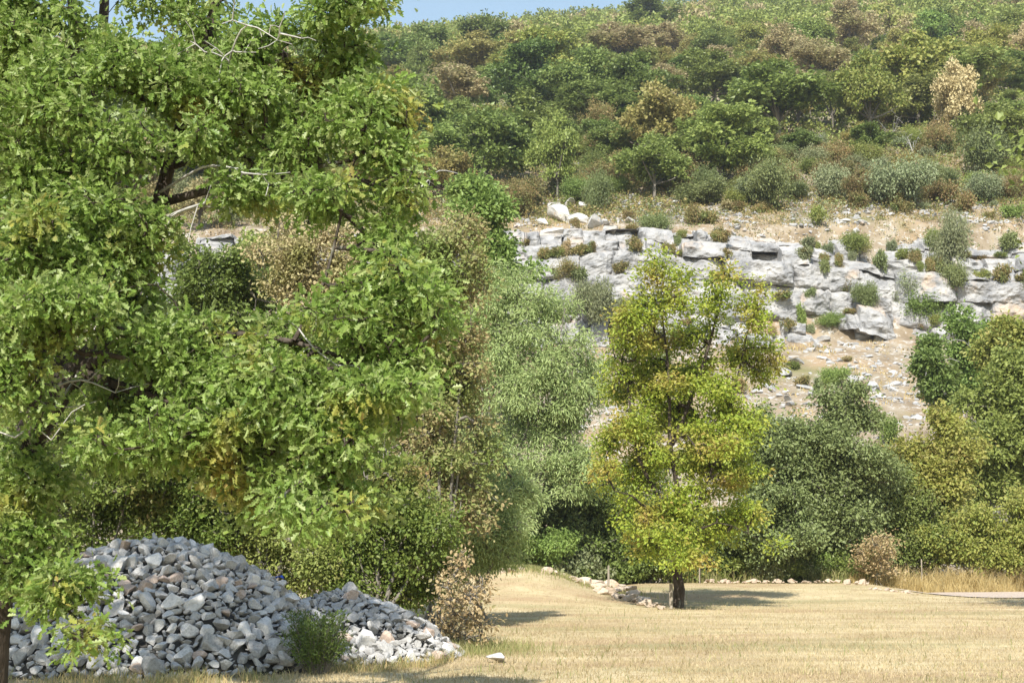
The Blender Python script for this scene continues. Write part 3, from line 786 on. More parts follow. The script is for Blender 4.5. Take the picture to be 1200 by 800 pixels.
    high = [((-9.6, 11.6, 7.0), (1.6, 1.3, 1.2), 1), ((-7.4, 11.8, 6.9), (1.4, 1.2, .9), 1), ((-10.8, 12.4, 8.2), (1.5, 1.4, 1.3), 1), ((-8.4, 12.3, 7.6), (1.7, 1.5, 1.0), 1), ((-6.2, 12.4, 8.0), (1.9, 1.5, 1.1), 1), ((-5.0, 12.6, 8.4), (1.4, 1.4, 1.0), 1), ((-7.8, 13.2, 9.6), (1.9, 1.5, 1.0), 1), ((-5.6, 13.2, 10.2), (1.9, 1.5, 1.1), 1), ((-9.4, 12.8, 8.8), (1.5, 1.5, 1.0), 1),
            ((-6.6, 13.0, 11.4), (1.5, 1.3, .8), 1), ((-4.3, 13.4, 9.9), (.9, 1.0, .6), 1), ((-8.6, 11.0, 6.2), (1.2, 1.2, .8), 1), ((-6.5, 10.5, 7.2), (1.4, 1.2, .8), 1)]
    an2 = sample_blobs(high, 2000, 4, -.02, .7, 1.0)
    n1 = len(an); an = np.concatenate([an, an2]) - base
    lo = [[(x - base[0], y - base[1], z - base[2], r) for x, y, z, r in l] for l in L]
    root = empty('oak_tree', base, 'big leaning oak in the foreground with fresh green lobed leaves', 'tree')
    link('trunk', wood_mesh('trunk', lo, an, .0042, 5, 0, .22, .05, .46), BARK, root)
    v1, f1 = leaf_arrays(an[:n1], 15, .085, .05, .105, 'oak', .45, .3, 9, .75); v2, f2 = leaf_arrays(an[n1:], 14, .16, .09, .16, 'leaf', .75, .15, 10, .7)
    link('crown', np_mesh('crown', np.concatenate([v1, v2]), f1 + [q + len(v1) for q in f2]), G['oak'], root)
    # bleached dead boughs
    def dead(pts, seed, nt=7):
        l = [tuple(np.array(q[:3]) - base) + (q[3] * .6,) for q in circ(pts)]
        g = np.random.default_rng(seed)
        a = np.array([np.array(l[g.integers(1, len(l))][:3]) + g.normal(size=3) * np.array([.22, .12, .14]) for _ in range(nt)])
        link('dead_branch', wood_mesh('dead_branch', [l], a, .004, 5, 0, .1), DEADW, root)
    dead([(188, 225, 12.2, .022), (238, 196, 11.9, .018), (272, 197, 11.7, .015), (286, 203, 11.6, .016), (308, 205, 11.6, .009), (340, 202, 11.5, .004)], 1)
    dead([(170, 268, 12.2, .03), (208, 249, 11.8, .024), (240, 238, 11.6, .02)], 2, 4)
    dead([(262, 110, 12.2, .018), (272, 60, 11.8, .014), (290, 30, 11.6, .012), (325, 47, 11.5, .006)], 3, 26)
    dead([(95, 432, 12, .02), (60, 480, 11.3, .016), (38, 462, 11.2, .012), (35, 500, 11.1, .006)], 4, 16)
    dead([(350, 385, 11.3, .012), (368, 408, 11.2, .012), (395, 428, 11.1, .008)], 5, 4)
    dead([(60, 455, 11.6, .02), (95, 445, 11.4, .014), (135, 460, 11.3, .006)], 6, 6)
oak()

# ================================================================== TREES AND SHRUBS BETWEEN THE HEAP AND THE HILL
def gp(px, d):
    p = P(px, 700, d); p[2] = float(field_z(p[0], p[1])) - .03
    if d > 60: p[2] = float(hill_z(p[0], p[1])) - .05
    return p
def stems(px, d, tops, r=.05):
    """stems from one foot to the given photo points"""
    b = gp(px, d); out = []
    for k, (tx, ty) in enumerate(tops):
        t = P(tx, ty, d)
        m = b * .55 + t * .45 + np.array([0.12 * (1 if tx > px else -1) * 0 + .0, 0, .15])
        b2 = b + np.array([.12 * k * (-1) ** k, .06 * k, 0])
        out.append([(*b2, r), (*m, r * .7), (*t, r * .25)])
    return out
def mid(name, label, cat, foot, d, blobs, n, per, size, tmpl, leafm, tops, bark=GBARK, seed=1, r=.05, spread=.16, group=None, gap=-.15, gscale=.7, parts=('trunk', 'crown'), upb=.7, droop=.2, shell=1.3, dz=0.0):
    n = int(n * 1.5); per = int(per * 1.15); spread *= .80; size = (size[0] * 1.15, size[1] * 1.25); gap += .10; gscale *= .75
    g = np.random.default_rng(seed)
    B = lumps([bl(x, y, d + dz + g.normal() * .35, rx, ry, w=1) for x, y, rx, ry in blobs], g)
    return plant(name, label, cat, gp(foot, d), stems(foot, d, tops, r), B, n, per, spread, size, tmpl, leafm, bark, seed, gap, gscale, shell, .006, 0, upb, droop, group, parts)
SH = ('stem', 'foliage')
mid('bronze_tree', 'bushy bronze and olive tree left of the silvery tree', 'tree', 515, 29, [(515, 290, 42, 40), (545, 275, 26, 30), (505, 350, 52, 45), (540, 330, 30, 45), (490, 420, 58, 55), (530, 430, 42, 55), (520, 520, 65, 55), (475, 500, 48, 45), (545, 590, 45, 40)], 1500, 17, (.05, .09), 'leaf', G['bronze'], [(515, 300), (490, 420), (545, 400), (540, 520)], seed=31)
mid('brown_tree', 'brown leaved tree showing through the oak boughs', 'tree', 380, 31, [(350, 285, 48, 36), (395, 300, 42, 38), (330, 310, 35, 30), (370, 335, 55, 30), (420, 330, 30, 26)], 800, 18, (.05, .085), 'leaf', G['tan'], [(350, 290), (400, 300), (370, 340)], seed=32)
mid('olive_tree', 'olive green tree below the brown leaved crown', 'tree', 400, 31.8, [(400, 420, 75, 50), (330, 420, 60, 50), (440, 490, 60, 60), (360, 520, 70, 60), (300, 480, 60, 60), (420, 600, 70, 60)], 1200, 18, (.05, .09), 'leaf', G['olive'], [(400, 400), (330, 420), (440, 500)], seed=33)
mid('evergreen_oak', 'dark green tree in the gap beside the brown crown', 'tree', 265, 33, [(265, 330, 48, 36), (230, 315, 36, 34), (300, 345, 36, 36), (255, 385, 60, 36), (215, 360, 30, 30), (290, 400, 40, 40), (235, 440, 50, 40), (180, 470, 50, 60)], 1300, 18, (.06, .10), 'leaf', G['dark'], [(265, 340), (230, 320), (300, 350)], seed=34)
mid('thicket_shrub', 'yellowish green shrub behind the left end of the heap', 'shrub', 110, 26.5, [(120, 540, 80, 50), (60, 500, 60, 50), (70, 590, 70, 45), (150, 600, 60, 40), (30, 560, 40, 50), (110, 630, 75, 30), (20, 640, 50, 40), (60, 660, 60, 30)], 1500, 18, (.04, .075), 'leaf', G['shrub'], [(110, 540), (60, 520), (150, 580)], seed=35, parts=SH, group='thicket behind the stone heap')
mid('thicket_shrub', 'dense green shrub behind the crest of the heap', 'shrub', 230, 26.8, [(215, 560, 60, 50), (260, 530, 55, 45), (200, 610, 50, 36), (250, 610, 60, 36), (170, 500, 50, 40), (230, 645, 70, 24)], 1300, 18, (.04, .075), 'leaf', G['shrub'], [(215, 560), (260, 530), (190, 600)], seed=36, parts=SH, group='thicket behind the stone heap')
mid('thicket_shrub', 'olive tinged shrub behind the saddle of the heap', 'shrub', 320, 26.4, [(310, 610, 48, 46), (345, 640, 40, 32), (290, 560, 50, 36), (340, 570, 50, 40), (300, 650, 40, 24), (350, 675, 50, 24), (390, 655, 36, 34)], 1100, 18, (.04, .075), 'leaf', G['olive'], [(310, 610), (340, 580), (290, 570)], seed=37, parts=SH, group='thicket behind the stone heap')
mid('thicket_shrub', 'tall dark shrub with reddening sprays behind the heap tail', 'shrub', 445, 25.4, [(440, 560, 60, 50), (480, 600, 55, 48), (410, 610, 48, 42), (450, 650, 60, 36), (500, 650, 48, 40), (400, 660, 36, 24), (520, 610, 40, 40), (475, 690, 36, 22), (420, 685, 50, 20), (510, 690, 36, 18)], 1700, 18, (.04, .08), 'leaf', G['shrub'], [(440, 560), (480, 600), (410, 610), (500, 640)], seed=38, parts=SH, group='thicket behind the stone heap')
mid('willow', 'silvery green tree with fine leaves and a pale leaning stem', 'tree', 560, 52.5, [(600, 335, 30, 30), (635, 365, 40, 36), (590, 390, 40, 45), (650, 420, 42, 40), (610, 450, 50, 45), (670, 470, 40, 40), (640, 510, 50, 42), (690, 455, 20, 30), (585, 520, 40, 45), (560, 560, 45, 40), (600, 590, 40, 40), (545, 600, 40, 32), (680, 540, 36, 42)], 2300, 18, (.09, .16), 'narrow', G['willow'], [(605, 350), (650, 400), (560, 560), (680, 480)], bark=GBARK, seed=39, r=.07, spread=.27, droop=.6, gap=-.13)
mid('thicket_shrub', 'pale olive shrub with drooping sprays left of the bank top', 'shrub', 560, 33, [(560, 590, 46, 40), (600, 575, 30, 28), (530, 630, 46, 36), (585, 630, 40, 30), (545, 545, 40, 30), (560, 655, 50, 16)], 1300, 18, (.05, .10), 'narrow', G['willow'], [(560, 590), (600, 575), (530, 630)], seed=43, parts=SH, spread=.18, droop=.5)
mid('thicket_shrub', 'fresh green low shrub at the top of the grassy bank', 'shrub', 615, 53, [(600, 650, 40, 18), (640, 645, 36, 22), (570, 652, 30, 16)], 500, 16, (.06, .11), 'leaf', G['green'], [(600, 650), (640, 645)], seed=44, parts=SH, spread=.2)
mid('hazel_bush', 'green bush at the field edge below the silvery tree', 'shrub', 620, 55.5, [(600, 640, 40, 28), (650, 600, 40, 40), (640, 650, 50, 20), (690, 640, 40, 34), (700, 580, 36, 44), (560, 640, 40, 30), (520, 650, 40, 25), (680, 600, 30, 30)], 1300, 16, (.07, .12), 'leaf', G['holm'], [(600, 630), (650, 600), (700, 590)], seed=40, parts=SH, spread=.22)
mid('green_oak', 'vivid green oak peeping up between bronze tree and cliff', 'tree', 565, 55, [(565, 235, 30, 26), (560, 270, 24, 30), (580, 300, 18, 30), (548, 225, 22, 16), (575, 340, 22, 36), (570, 400, 25, 40), (620, 315, 16, 12)], 900, 16, (.12, .2), 'leaf', G['green'], [(565, 240), (580, 310)], seed=41, spread=.28)
mid('thicket_tree', 'shady green tree seen low through the left oak', 'tree', 90, 36, [(60, 420, 70, 60), (140, 420, 60, 60), (0, 330, 80, 70), (100, 330, 60, 50), (180, 560, 70, 60)], 900, 16, (.08, .13), 'leaf', G['green'], [(60, 400), (140, 410)], seed=42, spread=.2)

def maple():
    d = 40.0
    B = [(768, 318, 20, 26), (790, 352, 26, 28), (755, 372, 26, 28), (738, 405, 30, 24), (848, 318, 12, 18), (840, 352, 24, 26), (886, 368, 16, 34), (872, 412, 32, 24), (822, 398, 26, 22), (812, 440, 40, 22), (765, 432, 36, 24), (722, 428, 18, 20), (905, 418, 10, 24), (795, 478, 46, 28),
         (742, 492, 40, 30), (855, 480, 32, 20), (765, 538, 44, 28), (835, 545, 40, 32), (795, 588, 44, 28), (884, 602, 26, 16), (738, 560, 34, 18), (868, 560, 26, 22), (790, 630, 34, 18), (850, 610, 30, 22), (745, 590, 26, 14), (820, 505, 34, 22), (905, 635, 14, 8)]
    g = np.random.default_rng(8)
    B += [(768, 640, 30, 18), (812, 652, 30, 12), (838, 630, 30, 16), (745, 615, 26, 14), (790, 655, 24, 10), (775, 455, 40, 22), (725, 455, 22, 24), (840, 455, 36, 20), (790, 400, 40, 22), (715, 520, 22, 26), (875, 500, 28, 24), (855, 520, 36, 22), (712, 548, 18, 14), (890, 440, 22, 18), (800, 330, 16, 14), (735, 380, 18, 20)]
    blobs = lumps([bl(x, y, d + g.normal() * .7, rx, ry) for x, y, rx, ry in B], g, 8, (.24, .40))
    L = [circ([(793, 714, d, .23), (794, 706, d, .175), (796, 690, d, .155), (792, 655, d, .13), (797, 600, d, .085), (786, 520, d, .055), (783, 430, d, .035), (770, 330, d, .02)]),
         circ([(794, 640, d, .09), (830, 560, d + .3, .05), (855, 480, d + .4, .035), (878, 380, d + .3, .012)]), circ([(792, 610, d, .08), (750, 540, d - .3, .05), (735, 450, d, .03), (728, 420, d, .02)]),
         circ([(788, 520, d, .07), (820, 440, d + .4, .05), (845, 350, d + .2, .03), (848, 315, d, .015)]), circ([(793, 640, d, .06), (840, 612, d - .4, .02), (890, 632, d - .6, .006)]), circ([(793, 630, d, .06), (740, 580, d - .6, .03), (720, 575, d - .8, .015)])]
    return plant('maple_tree', 'airy tree turning yellow and orange, alone on the field', 'tree', gp(793, d), L, blobs, 3300, 19, .16, (.075, .125), 'leaf', G['maple'], BARK, 51, -.10, .5, 1.0, .006, 0, .7, .2)
maple()

DH = 'shrubs of the hedge behind the field'
mid('hedge_shrub', 'dark rounded evergreen shrub just right of the turning tree', 'shrub', 900, 54, [(905, 520, 36, 46), (895, 580, 50, 50), (930, 560, 34, 46), (870, 620, 44, 40), (920, 625, 48, 40)], 1500, 18, (.08, .13), 'leaf', G['holm'], [(905, 520), (890, 590), (930, 570)], seed=61, parts=SH, group=DH, spread=.24)
mid('hedge_shrub', 'tallest dark domed evergreen shrub of the hedge', 'shrub', 985, 54.5, [(985, 495, 40, 46), (975, 560, 55, 55), (1015, 560, 36, 50), (985, 625, 60, 42), (955, 540, 30, 50)], 1700, 18, (.08, .13), 'leaf', G['holm'], [(985, 500), (975, 570), (1015, 570)], seed=62, parts=SH, group=DH, spread=.24)
mid('hedge_shrub', 'dark green shrub behind the trunk of the turning tree', 'shrub', 790, 54, [(770, 600, 50, 45), (830, 625, 45, 36), (740, 635, 45, 32), (790, 650, 50, 24), (850, 650, 40, 24)], 1300, 18, (.07, .12), 'leaf', G['dark'], [(770, 610), (830, 630), (740, 640)], seed=63, parts=SH, group=DH, spread=.22)
mid('hedge_shrub', 'shadowy shrub between the bank top and the turning tree', 'shrub', 690, 55, [(690, 600, 36, 46), (660, 630, 40, 36), (715, 640, 36, 32), (720, 570, 30, 40)], 1000, 18, (.07, .12), 'leaf', G['holm'], [(690, 600), (660, 630), (720, 600)], seed=64, parts=SH, group=DH, spread=.22)
mid('hedge_shrub', 'olive shrub behind the dry brown bush', 'shrub', 1060, 56, [(1050, 600, 40, 45), (1085, 620, 40, 36), (1040, 560, 30, 36), (1065, 640, 40, 24)], 1000, 18, (.08, .13), 'leaf', G['olive'], [(1050, 600), (1085, 620)], seed=65, parts=SH, group=DH, spread=.24)
mid('hedge_shrub', 'wide yellow tinged shrub above the tall dry grass', 'shrub', 1150, 55.5, [(1140, 625, 45, 32), (1185, 625, 40, 36), (1110, 635, 36, 24), (1170, 650, 45, 18), (1215, 610, 30, 40)], 1200, 18, (.08, .13), 'leaf', G['lime'], [(1140, 620), (1185, 620), (1110, 640)], seed=66, parts=SH, group=DH, spread=.24)
mid('golden_tree', 'small yellowing tree in the hedge beside the leaning saplings', 'tree', 1095, 57, [(1112, 498, 20, 20), (1120, 530, 30, 26), (1075, 545, 36, 26), (1100, 570, 48, 30), (1060, 575, 28, 24)], 900, 17, (.10, .16), 'leaf', G['lime'], [(1110, 510), (1075, 550), (1100, 570)], seed=67, spread=.26)
mid('green_oak', 'broad mid green oak at the right edge beyond the track', 'tree', 1180, 61, [(1160, 470, 36, 36), (1190, 440, 34, 36), (1150, 530, 40, 36), (1195, 510, 44, 44), (1180, 570, 46, 36), (1140, 565, 30, 30), (1230, 480, 40, 60)], 1500, 17, (.11, .18), 'leaf', G['green'], [(1160, 470), (1195, 440), (1150, 530)], seed=68, spread=.28)
mid('yellowing_oak', 'yellowing oak above the right edge oak', 'tree', 1190, 70, [(1180, 400, 24, 26), (1200, 430, 26, 30), (1160, 415, 16, 20)], 500, 16, (.13, .2), 'leaf', G['lime'], [(1180, 400), (1200, 425)], seed=69, spread=.3, parts=('trunk', 'crown'))
mid('sapling', 'bright green sapling leaning left on the bare slope', 'tree', 1120, 72, [(1085, 410, 12, 18), (1095, 440, 17, 22), (1105, 468, 16, 20), (1078, 425, 8, 14)], 520, 16, (.12, .2), 'leaf', G['green'], [(1083, 405), (1100, 455)], bark=DEADW, seed=70, spread=.28, group='saplings on the slope')
mid('sapling', 'bright green sapling close behind the leaning one', 'tree', 1145, 76, [(1122, 385, 14, 20), (1135, 415, 20, 22), (1148, 395, 18, 18), (1140, 445, 18, 20)], 560, 16, (.12, .2), 'leaf', G['green'], [(1122, 385), (1140, 410)], seed=71, spread=.28, group='saplings on the slope')
mid('dry_bush', 'dry brown bush at the field edge before the tall grass', 'shrub', 1028, 53, [(1026, 645, 24, 20), (1040, 660, 20, 16), (1012, 664, 16, 12), (1030, 632, 14, 10), (1046, 640, 8, 14), (1008, 650, 10, 12)], 190, 8, (.06, .1), 'leaf', G['dry'], [(1025, 640), (1040, 655), (1012, 660), (1030, 630)], seed=72, parts=SH, spread=.16, r=.015)
mid('dry_shrub', 'straggly shrub with pale dry leaves beside the heap toe', 'shrub', 545, 24, [(548, 700, 26, 30), (530, 720, 30, 24), (560, 735, 24, 18), (535, 672, 14, 16), (515, 735, 20, 14), (525, 690, 18, 18), (566, 690, 10, 20), (540, 655, 8, 14)], 210, 6, (.035, .075), 'leaf', G['dry'], [(548, 690), (530, 720), (565, 735), (538, 665), (518, 730), (552, 650)], seed=73, parts=SH, spread=.10, r=.012, gap=-.3)
# broom-like shrub in the shade before the heap
def broom():
    d = 19.6; b = gp(372, d)
    root = empty('broom_shrub', b, 'dark upright wispy shrub standing before the heap', 'shrub')
    root.scale = (.9, .9, .86)
    g = np.random.default_rng(4); lim = []
    for k in range(95):
        a = g.random() * 6.28; r0 = .16 * g.random() ** .5; h = .35 + .62 * g.random(); le = .30 * g.random() + .08
        p = np.array([math.cos(a) * r0, math.sin(a) * r0, 0]); t = p + np.array([math.cos(a) * le, math.sin(a) * le, h])
        lim.append([(*p, .006), (*((p + t) / 2 + np.array([0, 0, .06])), .005), (*t, .003)])
    an = np.concatenate([np.array([[*(np.array(l[1][:3]) * (1 - t) + np.array(l[2][:3]) * t)] for t in (-.3, .2, .5, .8, 1)]) for l in lim])
    link('stem', wood_mesh('stem', lim, np.zeros((0, 3)), step=.15), GBARK, root)
    link('foliage', leaf_mesh('foliage', an, 12, .045, .04, .08, 'narrow', .4, -.6, 3), G['dark'], root)
broom()

# weeds and low plants along the foot of the hedge
wg = np.random.default_rng(77)
low_items = []
def low_bush_mesh(name, seed, n=110, per=15, size=(.10, .19), tmpl='leaf', tall=1.0, nb=6, upb=.6, droop=.1):
    g = np.random.default_rng(seed)
    bls = []
    for _ in range(nb):
        a = g.random() * 6.28; r = .62 * g.random() ** .5
        bls.append(((math.cos(a) * r, math.sin(a) * r, (.38 + .42 * g.random()) * tall), (.28 + .2 * g.random(), .28 + .2 * g.random(), (.26 + .18 * g.random()) * tall), 1))
    an = sample_blobs(bls, n, seed, -.12, .35, 1.4); an[:, 2] = np.abs(an[:, 2]) + .04
    v, f = leaf_arrays(an, per, .10, size[0], size[1], tmpl, upb, droop, seed + 1, .8)
    lim = [[(0, 0, -.05, .02), (b[0][0] * .4, b[0][1] * .4, b[0][2] * .5, .014), (*b[0], .006)] for b in bls]
    X, par, r, e, nl = grow(lim, an[::4], .005, .4, .25)
    tv, tf = tube_arrays(X[par[e]], X[e], np.minimum(r[par[e]], r[e] * 1.5), r[e], 3)
    fol = np_mesh(name, v, f)
    return fol, np_mesh('stem', tv, [tf])
BUSH = [low_bush_mesh('foliage', 300 + i, tall=[1, .8, 1.15, .7, 1, .9, 1.25, .75][i]) for i in range(8)]
BIG_BUSH = [low_bush_mesh('foliage', 330 + i, 420, 17, (.045, .085), tall=[1, .85, 1.1, .8][i], nb=11) for i in range(4)]
def bush(name, pos, w, h, m, group, cat='shrub', stem=True, variant=None):
    v = int(wg.integers(8)) if variant is None else variant
    fol, st = BIG_BUSH[v % 4] if w > 2.0 else BUSH[v]
    o = empty(name, pos, None, cat, group, wg.random() * 6.28)
    o.scale = (w / 1.7, w / 1.7, h / 1.15)
    link('foliage', fol, m, o)
    if stem: link('stem', st, GBARK, o)
    return o
for i in range(28):
    px = 640 + i * 13.6 + wg.normal() * 5
    d = 54.6 + wg.normal() * .3
    if px < 780: d = 53.4
    h = wg.uniform(.8, 1.6); k = wg.choice(['green', 'dark', 'grey', 'olive'], p=[.45, .25, .15, .15])
    o = bush('weed_bush', gp(px, d), wg.uniform(1.4, 2.2), h, G[k], 'low plants at the foot of the hedge')
    low_items.append((o, {'green': 'green weed', 'dark': 'dark green weed', 'grey': 'grey green weed', 'olive': 'olive weed'}[k] + ' at the hedge foot', px, 665))
rank_labels(low_items, [('the turning tree trunk', 793, 665), ('the dark domed shrubs', 950, 665), ('the low stone wall', 700, 668)])

# stake beside the turning tree, and thin poles in the hedge
def stake(px, py0, py1, d, r, label):
    b = gp(px, d); t = P(px, py1, d)
    l = [[(0, 0, -.1, r), (.01, 0, (t[2] - b[2]) * .5, r * .97), (.02, .01, t[2] - b[2], r * .9)]]
    o = link('wooden_stake', wood_mesh('wooden_stake', l, np.zeros((0, 3)), step=.3), WOODP, None, b)
    tag(o, label, 'stake')
stake(786, 712, 684, 39.8, .055, 'pale weathered wooden stake beside the turning tree trunk')
stake(905 - 85, 680, 655, 53, .03, 'thin brown pole before the hedge right of the trunk')
stake(1081, 690, 655, 54.0, .03, 'thin dark pole standing in the tall dry grass')
stake(713, 680, 663, 50.5, .04, 'thin grey pole at the hedge behind the stone wall')

# oak beyond the right edge that throws the long shade across the track
def shade_tree():
    b = np.array([15.6, 33.0, 0]); b[2] = float(field_z(b[0], b[1]))
    L = [[(*b, .3), (b[0], b[1], 3, .24), (b[0] + .2, b[1], 7, .16), (b[0] - .2, b[1], 12, .05)], [(b[0], b[1], 4, .12), (b[0] - 2, b[1], 8, .06), (b[0] - 3, b[1], 11, .03)]]
    B = [((b[0], b[1], 9), (3, 3, 2.5), 1), ((b[0] - 1.6, b[1], 11.5), (2, 2, 1.8), 1), ((b[0] + 1.6, b[1], 11), (2, 2, 1.8), 1), ((b[0], b[1], 13), (1.6, 1.6, 1.4), 1)]
    plant('oak_tree', 'tall oak beside the field casting shade over the track', 'tree', b, L, B, 700, 14, .35, (.14, .24), 'card', G['green'], BARK, 91, -.1, 1.2, 1.2, .008, 0)
shade_tree()

# a scrap of blue plastic on the heap
def scrap():
    p = P(327, 668, 22.2)
    g = np.random.default_rng(2); n = 14
    gx, gy = np.meshgrid(np.linspace(-1, 1, n), np.linspace(-1, 1, n))
    z = .5 * fbm(gx * 1.5, gy * 1.5, 3.0, 3) + .35 * (1 - gx ** 2)
    me = grid_mesh('plastic_scrap', gx * .075, gy * .05, z * .10 + .03, True)
    m, nt, N, L = new_mat('blue_plastic'); q = N.new('ShaderNodeBsdfPrincipled'); q.inputs['Base Color'].default_value = (.03, .08, .42, 1); q.inputs['Roughness'].default_value = .4
    o = N.new('ShaderNodeOutputMaterial'); L.new(q.outputs[0], o.inputs[0])
    z0 = float(heap_z(p[0], p[1]))
    tag(link('plastic_scrap', me, m, None, (p[0], p[1], max(z0, .3) + .10)), 'scrap of blue plastic lying on the heap shoulder', 'litter')
scrap()

# ================================================================== HILLSIDE WOODS
tg = np.random.default_rng(123)
def hill_variant(seed, form):
    g = np.random.default_rng(seed)
    bls = []
    nb = {'round': 19, 'tall': 17, 'flat': 16, 'ragged': 11}[form]
    for k in range(nb):
        a = g.random() * 6.28; r = .72 * g.random() ** .5
        z = {'round': .55 + 1.1 * g.random(), 'tall': .5 + 1.25 * g.random(), 'flat': .8 + .75 * g.random(), 'ragged': .5 + 1.2 * g.random()}[form]
        r *= (1.0 if form == 'flat' else 1.15 - .5 * abs(z - .95))
        s = .16 + .20 * g.random()
        bls.append(((math.cos(a) * r * 1.08, math.sin(a) * r * 1.08, z), (s, s, s * .72), 1))
    bls.append(((0, 0, 1.72), (.26, .26, .2), 1)); bls.append(((0, 0, 1.2), (.5, .5, .4), 1))
    an = sample_blobs(bls, 640 if form != 'ragged' else 420, seed, -.02, .20, 1.0)
    v, f = leaf_arrays(an, 15, .055, .05, .11, 'card', .75, .15, seed + 2, .7)
    kx = 1 / np.percentile(np.hypot(v[:, 0], v[:, 1]), 93); kz = 2.0 / np.percentile(v[:, 2], 99.3)
    v = v * np.array([kx, kx, kz])
    lim = [[(0, 0, -.25, .05), (.03, 0, .5, .04), (0, .02, 1.1, .03), (0, 0, 1.6, .01)]]
    for b in bls[:6]:
        lim.append([(.02, 0, .45, .025), (b[0][0] * .6, b[0][1] * .6, b[0][2] * .75, .016), (*b[0], .006)])
    X, par, r, e, nl = grow(lim, an[::7], .004, .4, .15)
    tv, tf = tube_arrays(X[par[e]], X[e], np.minimum(r[par[e]], r[e] * 1.5), r[e], 5)
    return np_mesh('crown', v, f), np_mesh('trunk', tv * np.array([kx, kx, kz]), [tf])
FORMS = ['round', 'round', 'round', 'tall', 'tall', 'flat', 'ragged', 'ragged', 'round', 'flat']
HV = [hill_variant(400 + i, fm) for i, fm in enumerate(FORMS)]
KINDNAME = {'dark': 'dark green', 'green': 'mid green', 'olive': 'olive green', 'tan': 'browned tan', 'lime': 'yellow green', 'beige': 'pale beige', 'gold': 'golden', 'holm': 'dull green', 'grey': 'grey green', 'boxwood': 'rusty brown', 'dry': 'straw coloured'}
hill_objs = []      # pixel footprints of what stands there, for spacing
def hill_tree(pos, w, h, k, label=None, name='oak_tree', group='trees on the hillside', variant=None, dead=False):
    cm, tm = HV[int(tg.integers(len(HV))) if variant is None else variant]
    o = empty(name, pos, label, 'tree', group, tg.random() * 6.28)
    o.scale = (w / 2, w / 2, h / 2)
    link('crown', cm, G[k], o); link('trunk', tm, GBARK, o)
    hill_objs.append((pos[0], pos[1], w / 2))
    return o
MARK = []; HEROBOX = []
def hides(p, w, h):
    # would this tree stand before one of the marked ones?
    a, b = PIX(p); hw = w * F / p[1] / 2; top = b - h * F / p[1]
    return any(p[1] < d and abs(a - (x0 + x1) / 2) < hw * .85 + (x1 - x0) * .25 and top < y1 - .40 * (y1 - y0) and b > y0 for x0, x1, y0, y1, d in HEROBOX)
def hero(x0, x1, y0, y1, k, label, variant=None, mark=None, name='oak_tree'):
    p = hill_hit((x0 + x1) / 2, y1 + 4, 66, 400)
    w = (x1 - x0) * p[1] / F; h = (y1 + 4 - y0) * p[1] / F
    hill_tree(p - np.array([0, 0, .1]), w * 1.32, h * 1.06, k, label, name, variant=variant)
    HEROBOX.append((x0, x1, y0, y1, p[1]))
    if mark: MARK.append((mark, (x0 + x1) / 2, (y0 + y1) / 2))
hero(585, 655, 50, 138, 'dark', 'big dark green oak high on the slope with a full round crown', 0, 'the big dark round oak')
hero(652, 722, 60, 142, 'green', 'rounded green oak touching the big dark round oak', 1)
hero(525, 613, 130, 222, 'dark', 'wide dark green oak above the vivid green oak', 2, 'the wide dark oak at mid slope')
hero(630, 676, 137, 232, 'green', 'slim two tiered green oak above the white outcrop', 3, 'the slim two tiered oak')
hero(732, 800, 100, 192, 'gold', 'yellow tan oak with browning crown above the cliff', 4, 'the yellow tan oak')
hero(735, 798, 160, 230, 'green', 'green oak in front of the yellow tan oak', 5)
hero(528, 590, 40, 95, 'gold', 'golden brown oak high on the slope under the skyline', 8, 'the golden brown oak')
hero(511, 568, 77, 136, 'tan', 'faded tan oak below the golden brown oak', 6)
hero(683, 757, 32, 70, 'tan', 'pinkish tan oak behind the rounded green oaks', 1, 'the pinkish tan oak')
hero(762, 806, 28, 62, 'tan', 'browned oak with thin crown right of the pinkish tan oak', 7)
hero(735, 795, 2, 46, 'dark', 'dark green oak close under the skyline', 0)
hero(478, 515, 46, 98, 'olive', 'olive oak at the edge of the foreground boughs', 2)
hero(427, 482, 43, 90, 'dark', 'dark oak beside the foreground boughs', 8)
hero(865, 960, 73, 163, 'dark', 'broad dark green oak on the slope with spreading crown', 9, 'the broad dark oak')
hero(800, 890, 127, 218, 'green', 'dense green oak just above the cliff top scree', 0, 'the dense green oak by the scree')
hero(990, 1052, 63, 160, 'lime', 'yellow green oak standing over grey dead shrubs', 4, 'the yellow green oak')
hero(1098, 1142, 73, 158, 'beige', 'pale beige withered oak tall and narrow', 3, 'the pale beige withered oak')
hero(1135, 1206, 123, 192, 'green', 'bright green oak at the right edge of the slope', 1, 'the bright oak at the right edge')
hero(1162, 1208, 60, 112, 'dark', 'dark oak high at the right edge', 0)
hero(972, 1022, 7, 64, 'tan', 'tall tan oak near the top of the slope', 3, 'the tall tan oak')
hero(1038, 1070, 15, 45, 'tan', 'small pinkish brown oak near the top of the slope', 6)
hero(858, 898, 27, 70, 'lime', 'small yellow green oak left of the tall tan oak', 2, 'the small yellow green oak')
hero(858, 914, 60, 104, 'gold', 'orange tinged oak over the broad dark oak', 5)
hero(1052, 1104, 90, 150, 'olive', 'olive oak between yellow green and pale beige oaks', 8)
hero(958, 994, 85, 150, 'olive', 'thin olive oak in the shade of the yellow green oak', 6)
hero(808, 866, 62, 122, 'dark', 'teal dark oak left of the broad dark oak', 8)
hero(660, 735, 100, 150, 'green', 'low green oak crown below the rounded green oaks', 9)
hero(930, 992, 48, 96, 'tan', 'tan and olive oak behind the broad dark oak', 5)

